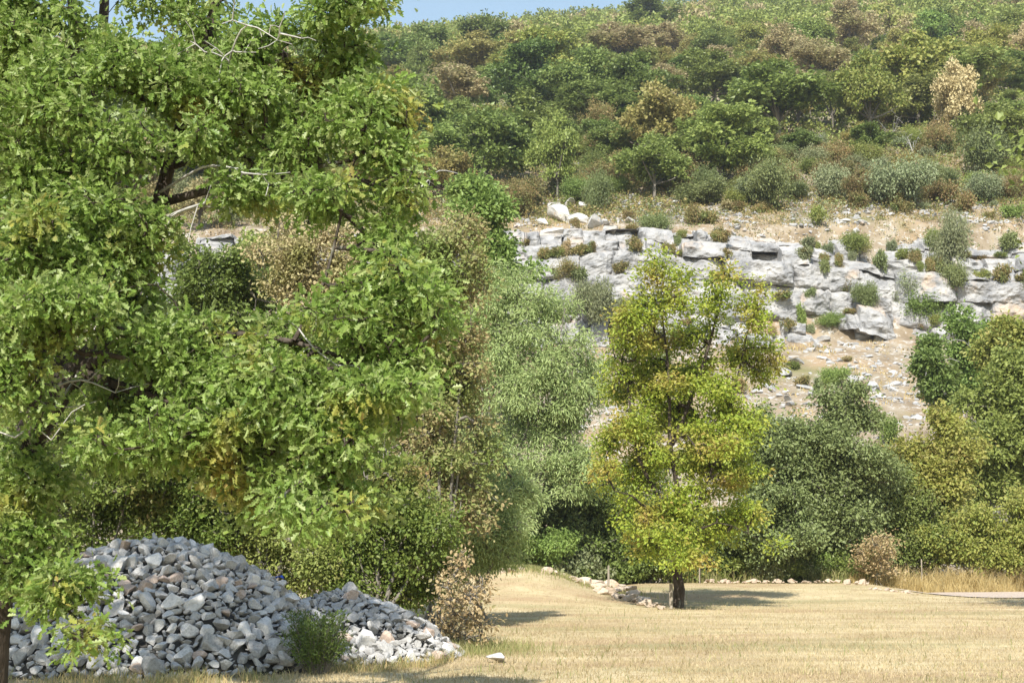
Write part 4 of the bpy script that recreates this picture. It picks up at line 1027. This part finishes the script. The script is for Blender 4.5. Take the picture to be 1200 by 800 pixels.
def free(x, y, r, f=.62):
    for a, b, c in hill_objs:
        if (a - x) ** 2 + (.6 * (b - y)) ** 2 < (f * (c + r)) ** 2: return False
    return True
tree_items = []
y = 121.0
cnt = 0
while y < 290 and cnt < 255:
    step = 5.6 + (y - 121) * .018
    hw = .372 * y
    x = -hw + tg.random() * step
    while x < hw:
        xx, yy = x + tg.normal() * step * .25, y + tg.normal() * step * .25
        px = CX + F * xx / yy
        dens = sstep(119, 150, yy + 8 * float(fbm(xx / 12, yy / 12)))
        if px < 560: dens = max(dens, .75)
        w = 4.6 + 6.2 * tg.random() ** 1.3; h = w * tg.uniform(.75, 1.2)
        if px < 230 and tg.random() < .5: x += step; continue
        if hides((xx, yy, top_z(xx, yy)), w, h): w *= .62; h = w * .8
        if tg.random() < dens and free(xx, yy, w / 2, .50) and cnt < 255 and not hides((xx, yy, top_z(xx, yy)), w, h):
            kz = float(fbm(xx / 16, yy / 16, 2.0, 2)) + tg.normal() * .22
            if tg.random() < .13: k = tg.choice(['tan', 'beige', 'gold'], p=[.55, .12, .33])
            else: k = 'dark' if kz < -.14 else 'green' if kz < .10 else 'olive' if kz < .30 else 'lime' if kz < .44 else 'gold'
            p = np.array([xx, yy, top_z(xx, yy) - .1])
            o = hill_tree(p, w, h, k)
            a, b = PIX(p + np.array([0, 0, h * .6]))
            tree_items.append((o, f"{'tall ' if h > w * 1.18 else 'low wide ' if h < w * .98 else ''}{KINDNAME[k]} oak", a, b)); cnt += 1
        x += step
    y += step * .88
Y_END = y
print('trees', cnt, 'to', y)
# trees on the lower slope behind the foreground crowns
for i in range(48):
    px = tg.uniform(-60, 560); yy = tg.uniform(66, 112); xx = (px - CX) / F * yy
    w = tg.uniform(3.6, 6.2); h = w * tg.uniform(.8, 1.2)
    if free(xx, yy, w / 2, .75) and not (235 < px < 300 and 84 < yy < 106):
        k = tg.choice(['dark', 'green', 'olive', 'grey', 'tan'], p=[.3, .3, .25, .1, .05])
        p = np.array([xx, yy, top_z(xx, yy) - .1]); o = hill_tree(p, w, h, k)
        a, b = PIX(p + np.array([0, 0, h * .6])); tree_items.append((o, f"{KINDNAME[k]} small oak", a, b))
MARK += [('the patch of sky among the foreground boughs', 400, 30), ('the dead boughs of the foreground oak', 290, 200), ('the left end of the skyline', 430, 45), ('the skyline under the open sky', 600, 30),
         ('the top of the slope in the upper right corner', 1150, 30), ('the gap in the foreground oak', 250, 130), ('the upper left corner', 60, 60)]
rank_labels(tree_items, MARK)

# far wood on the plateau, beyond where one tree can be told from another
fg = np.random.default_rng(9)
def far_wood():
    src = []
    for i in range(4):
        g = np.random.default_rng(700 + i); bls = []
        for k in range(8):
            a = g.random() * 6.28; r = .6 * g.random() ** .5
            bls.append(((math.cos(a) * r, math.sin(a) * r, .5 + 1.0 * g.random()), (.32, .32, .26), 1))
        an = sample_blobs(bls, 100, 700 + i, -.15, .3, 1.2)
        src.append(leaf_arrays(an, 4, .08, .13, .24, 'card', .8, .1, 700 + i, .7))
    Vs, Fs, Ms, b = [], [], [], 0
    y = Y_END + 1.0
    while y < 560:
        step = 5.4 + (y - 200) * .009; hw = .42 * y; x = -hw
        while x < hw:
            xx, yy = x + fg.normal() * step * .3, y + fg.normal() * step * .3
            if fg.random() < .93:
                v, f = src[fg.integers(4)]; w = fg.uniform(5.2, 9.5); a = fg.random() * 6.28
                c, s = math.cos(a), math.sin(a)
                q = np.stack([(v[:, 0] * c - v[:, 1] * s) * w / 2, (v[:, 0] * s + v[:, 1] * c) * w / 2, v[:, 2] * w * fg.uniform(.42, .62)], 1) + np.array([xx, yy, float(hill_z(xx, yy)) - .3])
                kz = float(fbm(xx / 22, yy / 22, 2.0, 2)) + fg.normal() * .2
                m = 0 if kz < -.12 else 1 if kz < .14 else 2 if kz < .38 else 3
                if fg.random() < .05: m = 3
                Vs.append(q); Fs.append(f[0] + b); Ms.append(np.full(len(f[0]), m)); b += len(v)
            x += step
        y += step * .95
    me = np_mesh('far_wood', np.concatenate(Vs), [np.concatenate(Fs)], np.concatenate(Ms))
    for k in ('dark', 'green', 'olive', 'tan'): me.materials.append(G[k])
    tag(link('far_wood', me), kind='stuff')
far_wood()

# ------------------------------------------------------------------ shrubs on the scree above the cliff, on its ledges and on the bare slope below
bush_items = []
CM = [('the round green shrub on the scree', 900, 220), ('the cliff face above the leaning sapling', 1070, 330), ('the grey shrub on the cliff edge', 1125, 270), ('the white outcrop at the left end of the cliff', 670, 255), ('the slim two tiered oak', 652, 190),
      ('the cliff face above the turning tree', 840, 270), ('the bare slope below the cliff', 1000, 415), ('the pale beige withered oak', 1120, 130), ('the yellow green oak', 1020, 130), ('the right end of the cliff', 1175, 320), ('the yellow tan oak', 765, 170),
      ('the crown top of the turning tree', 765, 300), ('the dense green oak by the scree', 845, 185)]
def hbush(px, py, w, h, k, label=None, variant=None, pos=None, name=None, stem=False):
    p = hill_hit(px, py, 64, 200) if pos is None else pos
    o = bush(name or ('box_bush' if k == 'boxwood' else 'shrub'), p - np.array([0, 0, .05]), w * p[1] / F * 1.1, h * p[1] / F * 1.12, G[k], 'shrubs about the cliff', 'shrub', stem, variant)
    if label: o['label'] = label
    else: bush_items.append((o, f"{'tiny ' if w < 12 else 'small ' if w < 22 else 'wide ' if w > 1.7 * h else ''}{KINDNAME[k]} {'bush' if k == 'boxwood' else 'shrub'}", px, py - h / 2))
    return o
hbush(900, 248, 56, 58, 'holm', 'round green shrub alone on the pale scree', 0)
hbush(980, 235, 46, 44, 'grey', 'grey green shrub on the scree between the round one and the larger pair', 1)
hbush(1055, 246, 66, 58, 'grey', 'large grey green shrub above the cliff edge', 4)
hbush(1085, 235, 40, 40, 'holm', 'dull green shrub joined to the large grey green one', 2)
hbush(1160, 212, 56, 52, 'holm', 'dull green shrub under the bright oak at the right edge', 6)
hbush(1125, 306, 40, 64, 'grey', 'grey shrub hanging over the cliff edge', 6, pos=cliff_ledge(1125, 3))
hbush(770, 282, 42, 30, 'holm', 'green shrub on the cliff top above the turning tree', 3, pos=None)
hbush(700, 250, 30, 42, 'holm', 'green shrub right of the white outcrop', 2)
hbush(605, 258, 40, 44, 'boxwood', 'rusty shrub left of the white outcrop', 1)
hbush(820, 242, 60, 34, 'holm', 'wide dull green shrub at the foot of the dense green oak', 5)
hbush(560, 262, 50, 46, 'green', 'vivid green bush below the wide dark oak', 0)
hbush(700, 385, 46, 58, 'grey', 'grey green shrub against the broken left end of the cliff', 4, pos=P(697, 388, 103.2))
hbush(1015, 365, 30, 34, 'holm', 'olive shrub rooted in the middle of the cliff face', 0, pos=P(1015, 366, 105.2))
hbush(975, 395, 34, 22, 'green', 'bright low shrub at the foot of the cliff', 3, pos=None)
hbush(940, 394, 14, 24, 'dark', 'small dark conical shrub at the foot of the cliff', 6, pos=None)
hbush(978, 455, 34, 26, 'green', 'bright green shrub low on the bare slope', 1)
hbush(1090, 385, 50, 40, 'dark', 'dark shrub under the right end of the cliff', 0)
hbush(1065, 372, 40, 34, 'grey', 'grey twiggy shrub at the cliff foot by the dark shrub', 2)
for (px, py, w, h, k) in [(658, 330, 30, 22, 'boxwood'), (675, 330, 24, 22, 'holm'), (690, 358, 30, 22, 'boxwood'), (732, 372, 34, 26, 'grey'), (742, 300, 18, 20, 'boxwood'), (812, 268, 18, 24, 'boxwood'), (838, 282, 16, 18, 'boxwood'), (862, 270, 14, 14, 'boxwood'),
                          (960, 275, 20, 20, 'olive'), (1002, 300, 36, 30, 'olive'), (1025, 318, 18, 26, 'holm'), (1095, 290, 34, 26, 'green'), (1085, 322, 22, 26, 'boxwood'), (1105, 345, 30, 36, 'holm'), (935, 300, 18, 12, 'boxwood'), (958, 322, 16, 22, 'holm'),
                          (912, 350, 26, 12, 'boxwood'), (945, 352, 14, 14, 'holm'), (1060, 310, 14, 18, 'boxwood'), (1160, 330, 20, 26, 'boxwood'), (1180, 300, 22, 22, 'holm'), (1198, 350, 30, 36, 'holm'), (985, 345, 14, 10, 'boxwood'), (1030, 370, 12, 14, 'boxwood')]:
    p = hill_hit(px, py, 66, 140)
    # the cliff stands a little in front of the slope: find its surface in this column
    i = int(np.clip((p[0] + 46) / .085, 0, nx - 1)); r = np.argmin(np.abs(np.array([PIX((Xc[q, i], Yc[q, i], Zc[q, i]))[1] for q in range(0, len(Yc), 3)]) - py)) * 3
    pos = np.array([p[0], Yc[r, i], Zc[r, i]])
    if pos[1] > p[1] + 1.0: pos = p
    hbush(px, py, w, h, k, None, pos=pos)
for i in range(70):
    k = int(tg.choice([0, 1, 2, 3, 4, 5], p=[.15, .2, .1, .25, .15, .15])); px = tg.uniform(612, 1210)
    pos = cliff_ledge(px, k) + np.array([0, -.15, 0]); a, b = PIX(pos)
    hbush(a, b, tg.uniform(7, 20), tg.uniform(7, 18), tg.choice(['boxwood', 'olive', 'grey', 'holm', 'dry'], p=[.5, .15, .15, .1, .1]), None, pos=pos)
# rusty box bushes, junipers and grey shrubs scattered over the scrub zone above the cliff and on the slope
n = 0
while n < 300:
    yy = tg.uniform(111.5, 142) if tg.random() < .88 else tg.uniform(146, 175)
    px = tg.uniform(90, 1215); xx = (px - CX) / F * yy
    w = tg.uniform(1.3, 3.4); h = w * tg.uniform(.55, .9)
    if yy < 117: w *= .5; h *= .6
    if not free(xx, yy, w / 2, .35): continue
    if fbm(xx / 5, yy / 5, 9.0, 2) < -.12 + (.15 if yy < 118 else -.1): continue
    k = tg.choice(['boxwood', 'olive', 'grey', 'holm', 'green', 'tan'], p=[.52, .14, .12, .12, .06, .04])
    p = np.array([xx, yy, top_z(xx, yy)]); a, b = PIX(p)
    hbush(a, b, w * F / yy, h * F / yy, k, None, pos=p); n += 1
for i in range(46):
    yy = tg.uniform(66, 103); px = tg.uniform(560, 1210); xx = (px - CX) / F * yy
    w = tg.uniform(.4, 1.3) if yy > 84 else tg.uniform(1.2, 2.8); h = w * tg.uniform(.5, .9)
    k = tg.choice(['boxwood', 'olive', 'grey', 'holm', 'green', 'tan'], p=[.3, .2, .15, .2, .1, .05])
    p = np.array([xx, yy, top_z(xx, yy)]); a, b = PIX(p)
    hbush(a, b, w * F / yy, h * F / yy, k, None, pos=p)
rank_labels(bush_items, CM)

# grey leafless shrubs and fallen bleached trees on the slope
def dead_shrub(px, py, w, h, label, seed, lean=0.0, name='dead_shrub', n=40):
    p = hill_hit(px, py, 66, 200); g = np.random.default_rng(seed); k = p[1] / F
    lim = []
    for i in range(6):
        a = g.random() * 6.28
        lim.append([(0, 0, -.1, .035), (math.cos(a) * w * k * .2 + lean * h * k * .5, math.sin(a) * w * k * .2, h * k * .5, .025), (math.cos(a) * w * k * .42 + lean * h * k, math.sin(a) * w * k * .4, h * k * (.75 + .3 * g.random()), .012)])
    an = np.concatenate([np.array([np.array(l[1][:3]) * (1 - t) + np.array(l[2][:3]) * t + g.normal(size=3) * .22 * w * k * .5 for t in g.random(n // 6)]) for l in lim])
    tag(link(name, wood_mesh(name, lim, an, .010, 4, 0, .3), DEADW, None, p), label, 'dead shrub')
dead_shrub(1045, 165, 46, 30, 'leafless grey shrub under the yellow green oak', 1)
dead_shrub(1070, 180, 34, 26, 'bleached bare shrub on the scrub above the cliff', 2)
dead_shrub(900, 175, 26, 22, 'grey bare shrub right of the dense green oak', 3)
dead_shrub(955, 178, 20, 20, 'small bare shrub between the two oaks over the scree', 4)
def fallen(pts, d, label, seed, r=.10):
    l = [(*P(a, b, d + k * .3), r * (1 - .75 * k / (len(pts) - 1))) for k, (a, b) in enumerate(pts)]
    b = np.array(l[0][:3]); l = [(q[0] - b[0], q[1] - b[1], q[2] - b[2], q[3]) for q in l]
    g = np.random.default_rng(seed); an = np.array([np.array(l[g.integers(1, len(l))][:3]) + g.normal(size=3) * np.array([.7, .4, .45]) for _ in range(16)])
    tag(link('dead_tree', wood_mesh('dead_tree', [l], an, .012, 5, 0, .5), DEADW, None, b), label, 'dead tree')
dt = hill_hit(470, 236, 66, 200)[1]
fallen([(440, 237), (470, 233), (495, 218), (515, 200), (545, 206)], dt - 5.0, 'bleached fallen dead tree on the slope left of the vivid green bush', 5)
fallen([(1108, 462), (1100, 445), (1088, 425), (1080, 418)], 71.0, 'thin bleached dead trunk leaning beside the sapling', 6, .06)
fallen([(1150, 420), (1136, 405), (1135, 385)], 75.0, 'short bleached stem among the saplings', 7, .05)

# ------------------------------------------------------------------ scree, outcrop boulders
def scree():
    g = np.random.default_rng(31); pts, sz = [], []
    for _ in range(5200):
        if g.random() < .62: yy = g.uniform(110.5, 122) ** 1.0; px = g.uniform(600, 1215)
        elif g.random() < .75: yy = g.uniform(84, 104); px = g.uniform(660, 1150)
        else: yy = g.uniform(122, 150); px = g.uniform(560, 1215)
        xx = (px - CX) / F * yy
        if fbm(xx / 3.0, yy / 3.0, 5.0, 3) < -.10: continue
        pts.append((xx, yy, float(hill_z(xx, yy)) + .02)); sz.append(.08 + .36 * g.random() ** 2.8)
    merged_rocks('scree', np.array(pts), np.array(sz), ROCK, 6, flat=.8)
scree()
bg = np.random.default_rng(66)
def boulder(px, py, w, h, label=None, d=None, mat=None, group='pale boulders on the slope'):
    p = hill_hit(px, py, 66, 180) if d is None else P(px, py, d); k = p[1] / F
    me = ROCKS[int(bg.integers(16))]
    o = bpy.data.objects.new('boulder', me); COL.objects.link(o)
    o.material_slots[0].link = 'OBJECT'; o.material_slots[0].material = mat or (ROCK if py > 340 else PALE)
    o.scale = (w * k / 2 * 1.1, w * k / 2 * .9, h * k / 2 * 1.25); o.rotation_euler = (bg.normal() * .15, bg.normal() * .12, bg.normal() * .4)
    o.location = p + np.array([0, 0, h * k * .16]); o.rotation_euler = (bg.normal() * .35, bg.normal() * .3, bg.random() * 6.28)
    return tag(o, label, 'boulder', group)
boulder(658, 260, 34, 26, 'largest white boulder of the outcrop left of the cliff')
bl_items = []
for px, py, w, h in [(648, 246, 22, 20), (666, 243, 24, 18), (683, 246, 20, 18), (636, 264, 24, 16), (680, 262, 28, 20), (697, 270, 24, 16), (652, 280, 34, 18), (632, 302, 40, 22), (622, 290, 30, 16), (658, 302, 30, 20), (692, 292, 36, 20), (715, 285, 30, 18), (740, 262, 18, 9), (612, 302, 20, 10),
                     (710, 268, 18, 10), (722, 296, 16, 10), (665, 345, 22, 12), (685, 340, 20, 14), (668, 362, 18, 10), (790, 240, 16, 7), (850, 120, 22, 6), (835, 128, 22, 8), (895, 245, 12, 6), (925, 250, 12, 6), (990, 262, 18, 7), (760, 120, 10, 5), (705, 180, 22, 12), (725, 175, 16, 10),
                     (965, 400, 16, 14), (952, 412, 14, 12), (985, 404, 14, 8), (1000, 450, 18, 14), (1022, 458, 20, 18), (935, 425, 24, 10), (920, 440, 26, 10), (940, 455, 26, 10), (905, 460, 16, 9), (925, 470, 18, 9), (885, 462, 20, 12), (875, 468, 14, 9), (1050, 452, 24, 10), (1022, 485, 12, 8), (1018, 420, 10, 7), (1075, 490, 20, 8)]:
    o = boulder(px, py, w, h)
    bl_items.append((o, f"{'wide flat' if w > 1.9 * h else 'rounded'} pale boulder", px, py))
for i in range(14):
    yy = bg.uniform(84, 103); px = bg.uniform(880, 1090); xx = (px - CX) / F * yy
    a, b = PIX((xx, yy, top_z(xx, yy))); w = bg.uniform(6, 15)
    o = boulder(a, b, w, w * bg.uniform(.5, .8)); bl_items.append((o, 'small pale boulder', a, b))
rank_labels(bl_items, [('the white outcrop at the left end of the cliff', 668, 255), ('the broken left end of the cliff', 690, 330), ('the bright green shrub low on the bare slope', 978, 445), ('the bare slope below the cliff', 1010, 415), ('the foot of the cliff', 960, 395),
                       ('the dark domed shrub tops', 940, 465), ('the scree above the cliff', 900, 250), ('the leaning sapling', 1090, 440), ('the slim two tiered oak', 652, 190), ('the dense green oak by the scree', 845, 170)])

# ------------------------------------------------------------------ grass
def blades(name, pts, h0, h1, w, mat, lean=.35, seed=0, bend=.3):
    g = np.random.default_rng(seed); n = len(pts)
    h = h0 + (h1 - h0) * g.random(n) ** 1.4
    a = g.random(n) * 6.28; d = np.stack([np.cos(a), np.sin(a), np.zeros(n)], 1); s = np.stack([-np.sin(a), np.cos(a), np.zeros(n)], 1)
    a2 = g.random(n) * 6.28; ln = np.stack([np.cos(a2), np.sin(a2), np.zeros(n)], 1) * (np.abs(g.normal(size=n)) * lean * h)[:, None]
    up = np.array([0, 0, 1.])
    w = w * (h / h1) ** .5
    m = pts + ln * .35 + up * (h * .6)[:, None]; t = pts + ln + up * (h * (1 - .2 * bend))[:, None]
    V = np.stack([pts - s * w[:, None] / 2, pts + s * w[:, None] / 2, m + s * w[:, None] * .4, m - s * w[:, None] * .4, t], 1).reshape(-1, 3)
    b = (np.arange(n) * 5)[:, None]
    return tag(link(name, np_mesh(name, V, [b + np.array([[0, 1, 2, 3]]), b + np.array([[3, 2, 4]])]), mat), kind='stuff')
def scatter(n, x0, x1, y0, y1, seed, thr=None, sc=1.0, zf=field_z, dz=-.005, seeny=True):
    g = np.random.default_rng(seed)
    y = y0 * (y1 / y0) ** g.random(n); u = g.uniform(x0, x1, n); x = u * y
    if thr is not None:
        k = fbm(x / sc, y / sc, seed * 1.0, 3) > thr; x, y = x[k], y[k]
    return np.stack([x, y, zf(x, y) + dz], 1)
def off_heap(p): return p[heap_z(p[:, 0], p[:, 1]) < .03]
def off_track(p): return p[~((p[:, 0] > 13.3) & (np.abs(p[:, 1] - 50.3 - .04 * (p[:, 0] - 14)) < .2 + 2.6 * sstep(13.2, 16, p[:, 0])))]
blades('grass', off_track(off_heap(scatter(150000, -.40, .40, 15.5, 53, 1))), .02, .07, .012, G['sward'], .8, 1)
blades('grass_tufts', off_track(off_heap(scatter(60000, -.40, .40, 16, 50, 2, .16, .8))), .04, .12, .012, G['sward'], .6, 2)
wp = off_track(off_heap(scatter(9000, -.1, .40, 17, 48, 12, .22, .35))); blades('field_weeds', wp, .05, .16, .014, G['greengrass'], .7, 12)
# greener and longer along the foot of the heap and round the dry shrub
g = np.random.default_rng(3)
px_ = g.uniform(-8, -.2, 60000); py_ = g.uniform(17.2, 25, 60000); hz_ = heap_z(px_, py_)
front = (hz_ < .12) & (heap_z(px_, py_ + 1.3) > .05) & (fbm(px_ / .5, py_ / .5, 3.0, 3) > -.18)
pp = np.stack([px_[front], py_[front], field_z(px_[front], py_[front])], 1)
pp = pp[fbm(pp[:, 0] / .35, pp[:, 1] / .35, 6.0, 3) > -.12]
blades('grass_fringe', pp[::2], .04, .22, .010, G['greengrass'], .7, 4)
blades('dry_grass_fringe', pp[1::2], .04, .20, .010, G['straw'], .7, 14)
px_ = g.normal(-.75, .55, 4000); py_ = g.normal(24.0, .7, 4000)
blades('green_grass', np.stack([px_, py_, field_z(px_, py_)], 1), .06, .24, .010, G['greengrass'], .5, 5)
# grass on the bank top and hedge foot
px_ = g.normal(.9, 1.4, 9000); py_ = g.normal(47.2, 1.0, 9000)
blades('green_grass', np.stack([px_, py_, field_z(px_, py_)], 1), .06, .22, .02, G['greengrass'], .5, 6)
px_ = g.uniform(1.5, 13.6, 9000); py_ = g.uniform(53.2, 54.6, 9000)
q_ = fbm(px_ / .8, py_ / .6, 4.0, 3) > .06; px_, py_ = px_[q_], py_[q_]
blades('green_grass', np.stack([px_, py_, field_z(px_, py_)], 1), .15, .7, .03, G['greengrass'], .6, 7)
# tall straw behind the track
px_ = g.uniform(12.4, 26, 34000); py_ = 53.2 + 3.2 * g.random(34000) + .04 * (px_ - 14)
keep = fbm(px_ / .9, py_ / .9, 8.0, 3) > -.12 - .25 * (g.random(34000))
px_, py_ = px_[keep], py_[keep]
hq = np.clip(.55 + .9 * fbm(px_ / 1.3, py_ / 1.0, 2.0, 3) + .45 * sstep(53.2, 54.8, py_), .25, 1.25) * sstep(12.2, 14.5, px_)
for k, (lo_, hi_) in enumerate(((0, .5), (.5, .75), (.75, 2))):
    q = (hq >= lo_) & (hq < hi_)
    if q.any(): blades('tall_straw', np.stack([px_[q], py_[q], field_z(px_[q], py_[q]) - .02], 1), .2, (.5, .85, 1.25)[k], .018, G['straw'], .65, 8 + k, .5)
# dry tufts on the hillside
yy = np.concatenate([g.uniform(84, 104, 26000), g.uniform(110, 150, 50000)]); uu = g.uniform(-.10, .385, len(yy)); xx = uu * yy
k = fbm(xx / 2.2, yy / 2.2, 1.0, 3) > .02; xx, yy = xx[k], yy[k]
blades('hill_grass', np.stack([xx, yy, hill_z(xx, yy) - .02], 1), .10, .38, .05, G['straw'], .6, 9)

# low brown and olive undergrowth between the bushes and under the trees
g = np.random.default_rng(17)
def undergrowth(name, n, y0, y1, u0, u1, thr, sc, mat, per, spread, size, seed, hgt):
    gg = np.random.default_rng(seed)
    yy = y0 * (y1 / y0) ** gg.random(n); xx = gg.uniform(u0, u1, n) * yy
    k = fbm(xx / sc, yy / sc, seed * 1.3, 3) > thr; xx, yy = xx[k], yy[k]
    p = np.stack([xx, yy, hill_z(xx, yy) + hgt * gg.random(len(xx))], 1)
    v, f = leaf_arrays(p, per, spread, size[0], size[1], 'card', .6, -.1, seed, .6)
    tag(link(name, np_mesh(name, v, f), mat), kind='stuff')
undergrowth('brown_undergrowth', 9000, 113, 175, -.37, .385, -.08, 5, G['boxwood'], 9, .26, (.14, .34), 1, .55)
undergrowth('shelf_undergrowth', 5200, 109.5, 119, -.37, .385, .03, 1.6, G['boxwood'], 8, .12, (.06, .17), 7, .22)
undergrowth('shelf_grass', 5200, 109.5, 120, -.37, .385, .0, 1.4, G['olive'], 8, .12, (.06, .15), 9, .18)
undergrowth('green_undergrowth', 14000, 138, 265, -.37, .385, -.22, 7, G['green'], 9, .34, (.2, .42), 12, .9)
undergrowth('olive_undergrowth', 15000, 116, 265, -.37, .385, -.08, 6, G['olive'], 9, .26, (.14, .34), 2, .5)
undergrowth('slope_scrub', 5000, 64, 104, -.37, -.03, -.1, 4, G['olive'], 9, .22, (.12, .28), 8, .5)
undergrowth('slope_undergrowth', 2600, 66, 104, -.37, .385, .08, 4, G['boxwood'], 8, .16, (.08, .2), 3, .25)
undergrowth('scrub_undergrowth', 12000, 114, 140, -.37, .385, -.02, 3, G['boxwood'], 9, .2, (.1, .26), 5, .4)
undergrowth('grey_undergrowth', 6000, 114, 150, -.37, .385, .08, 3, G['grey'], 9, .2, (.1, .26), 6, .4)
undergrowth('dry_undergrowth', 9000, 109.5, 150, -.37, .385, -.05, 2.5, G['dry'], 8, .18, (.1, .22), 4, .2)

# ================================================================== LIGHT, SKY, CAMERA
SUN_EL, SUN_AZ = R(44), R(192)      # azimuth clockwise from +Y: the sun stands behind the camera
w = bpy.data.worlds.new('World'); S.world = w; w.use_nodes = True
nt = w.node_tree; nt.nodes.clear()
sky = nt.nodes.new('ShaderNodeTexSky'); sky.sky_type = 'NISHITA'; sky.sun_disc = False
sky.sun_elevation = SUN_EL; sky.sun_rotation = SUN_AZ; sky.altitude = 300; sky.air_density = 1.7; sky.dust_density = .8; sky.ozone_density = 1.0
bgn = nt.nodes.new('ShaderNodeBackground'); bgn.inputs['Strength'].default_value = 0.112
out = nt.nodes.new('ShaderNodeOutputWorld')
nt.links.new(sky.outputs[0], bgn.inputs[0]); nt.links.new(bgn.outputs[0], out.inputs[0])
sl = bpy.data.lights.new('sun', 'SUN'); sl.energy = 4.9; sl.angle = R(.53); sl.color = (1, .945, .86)
so = bpy.data.objects.new('sun', sl); COL.objects.link(so)
sd = Vector((math.sin(SUN_AZ) * math.cos(SUN_EL), math.cos(SUN_AZ) * math.cos(SUN_EL), math.sin(SUN_EL)))
so.rotation_euler = (-sd).to_track_quat('-Z', 'Y').to_euler(); so.location = (0, -20, 40)

def haze():
    v = np.array([(x, y, z) for x in (-900, 900) for y in (-60, 1250) for z in (-8, ZTOP)], float)
    f = np.array([[0, 1, 3, 2], [4, 6, 7, 5], [0, 4, 5, 1], [2, 3, 7, 6], [0, 2, 6, 4], [1, 5, 7, 3]])
    me = np_mesh('haze', v, [f])
    m, nt, N, L = new_mat('hazy_air'); p = N.new('ShaderNodeVolumePrincipled'); p.inputs['Color'].default_value = (.86, .92, 1, 1); p.inputs['Density'].default_value = HAZE; p.inputs['Anisotropy'].default_value = .3
    o = N.new('ShaderNodeOutputMaterial'); L.new(p.outputs[0], o.inputs['Volume'])
    tag(link('haze', me, m), kind='stuff')
HAZE = .00030
ZTOP = 260.0
if HAZE: haze()
S.cycles.volume_bounces = 0
cam = bpy.data.cameras.new('camera'); co = bpy.data.objects.new('camera', cam); COL.objects.link(co)
cam.sensor_width = 36; cam.lens = 36 * F / 1200; cam.clip_start = .1; cam.clip_end = 5000
co.location = (0, 0, CAMZ); co.rotation_euler = (math.pi / 2 + TH, 0, 0)
S.camera = co
S.render.engine = 'CYCLES'
S.cycles.max_bounces = 6; S.cycles.diffuse_bounces = 3; S.cycles.glossy_bounces = 2; S.cycles.transmission_bounces = 4; S.cycles.transparent_max_bounces = 4
S.cycles.use_denoising = True
S.view_settings.view_transform = 'Standard'; S.view_settings.look = 'None'; S.view_settings.gamma = 1; S.view_settings.use_curve_mapping = False
S.view_settings.exposure = 0.74
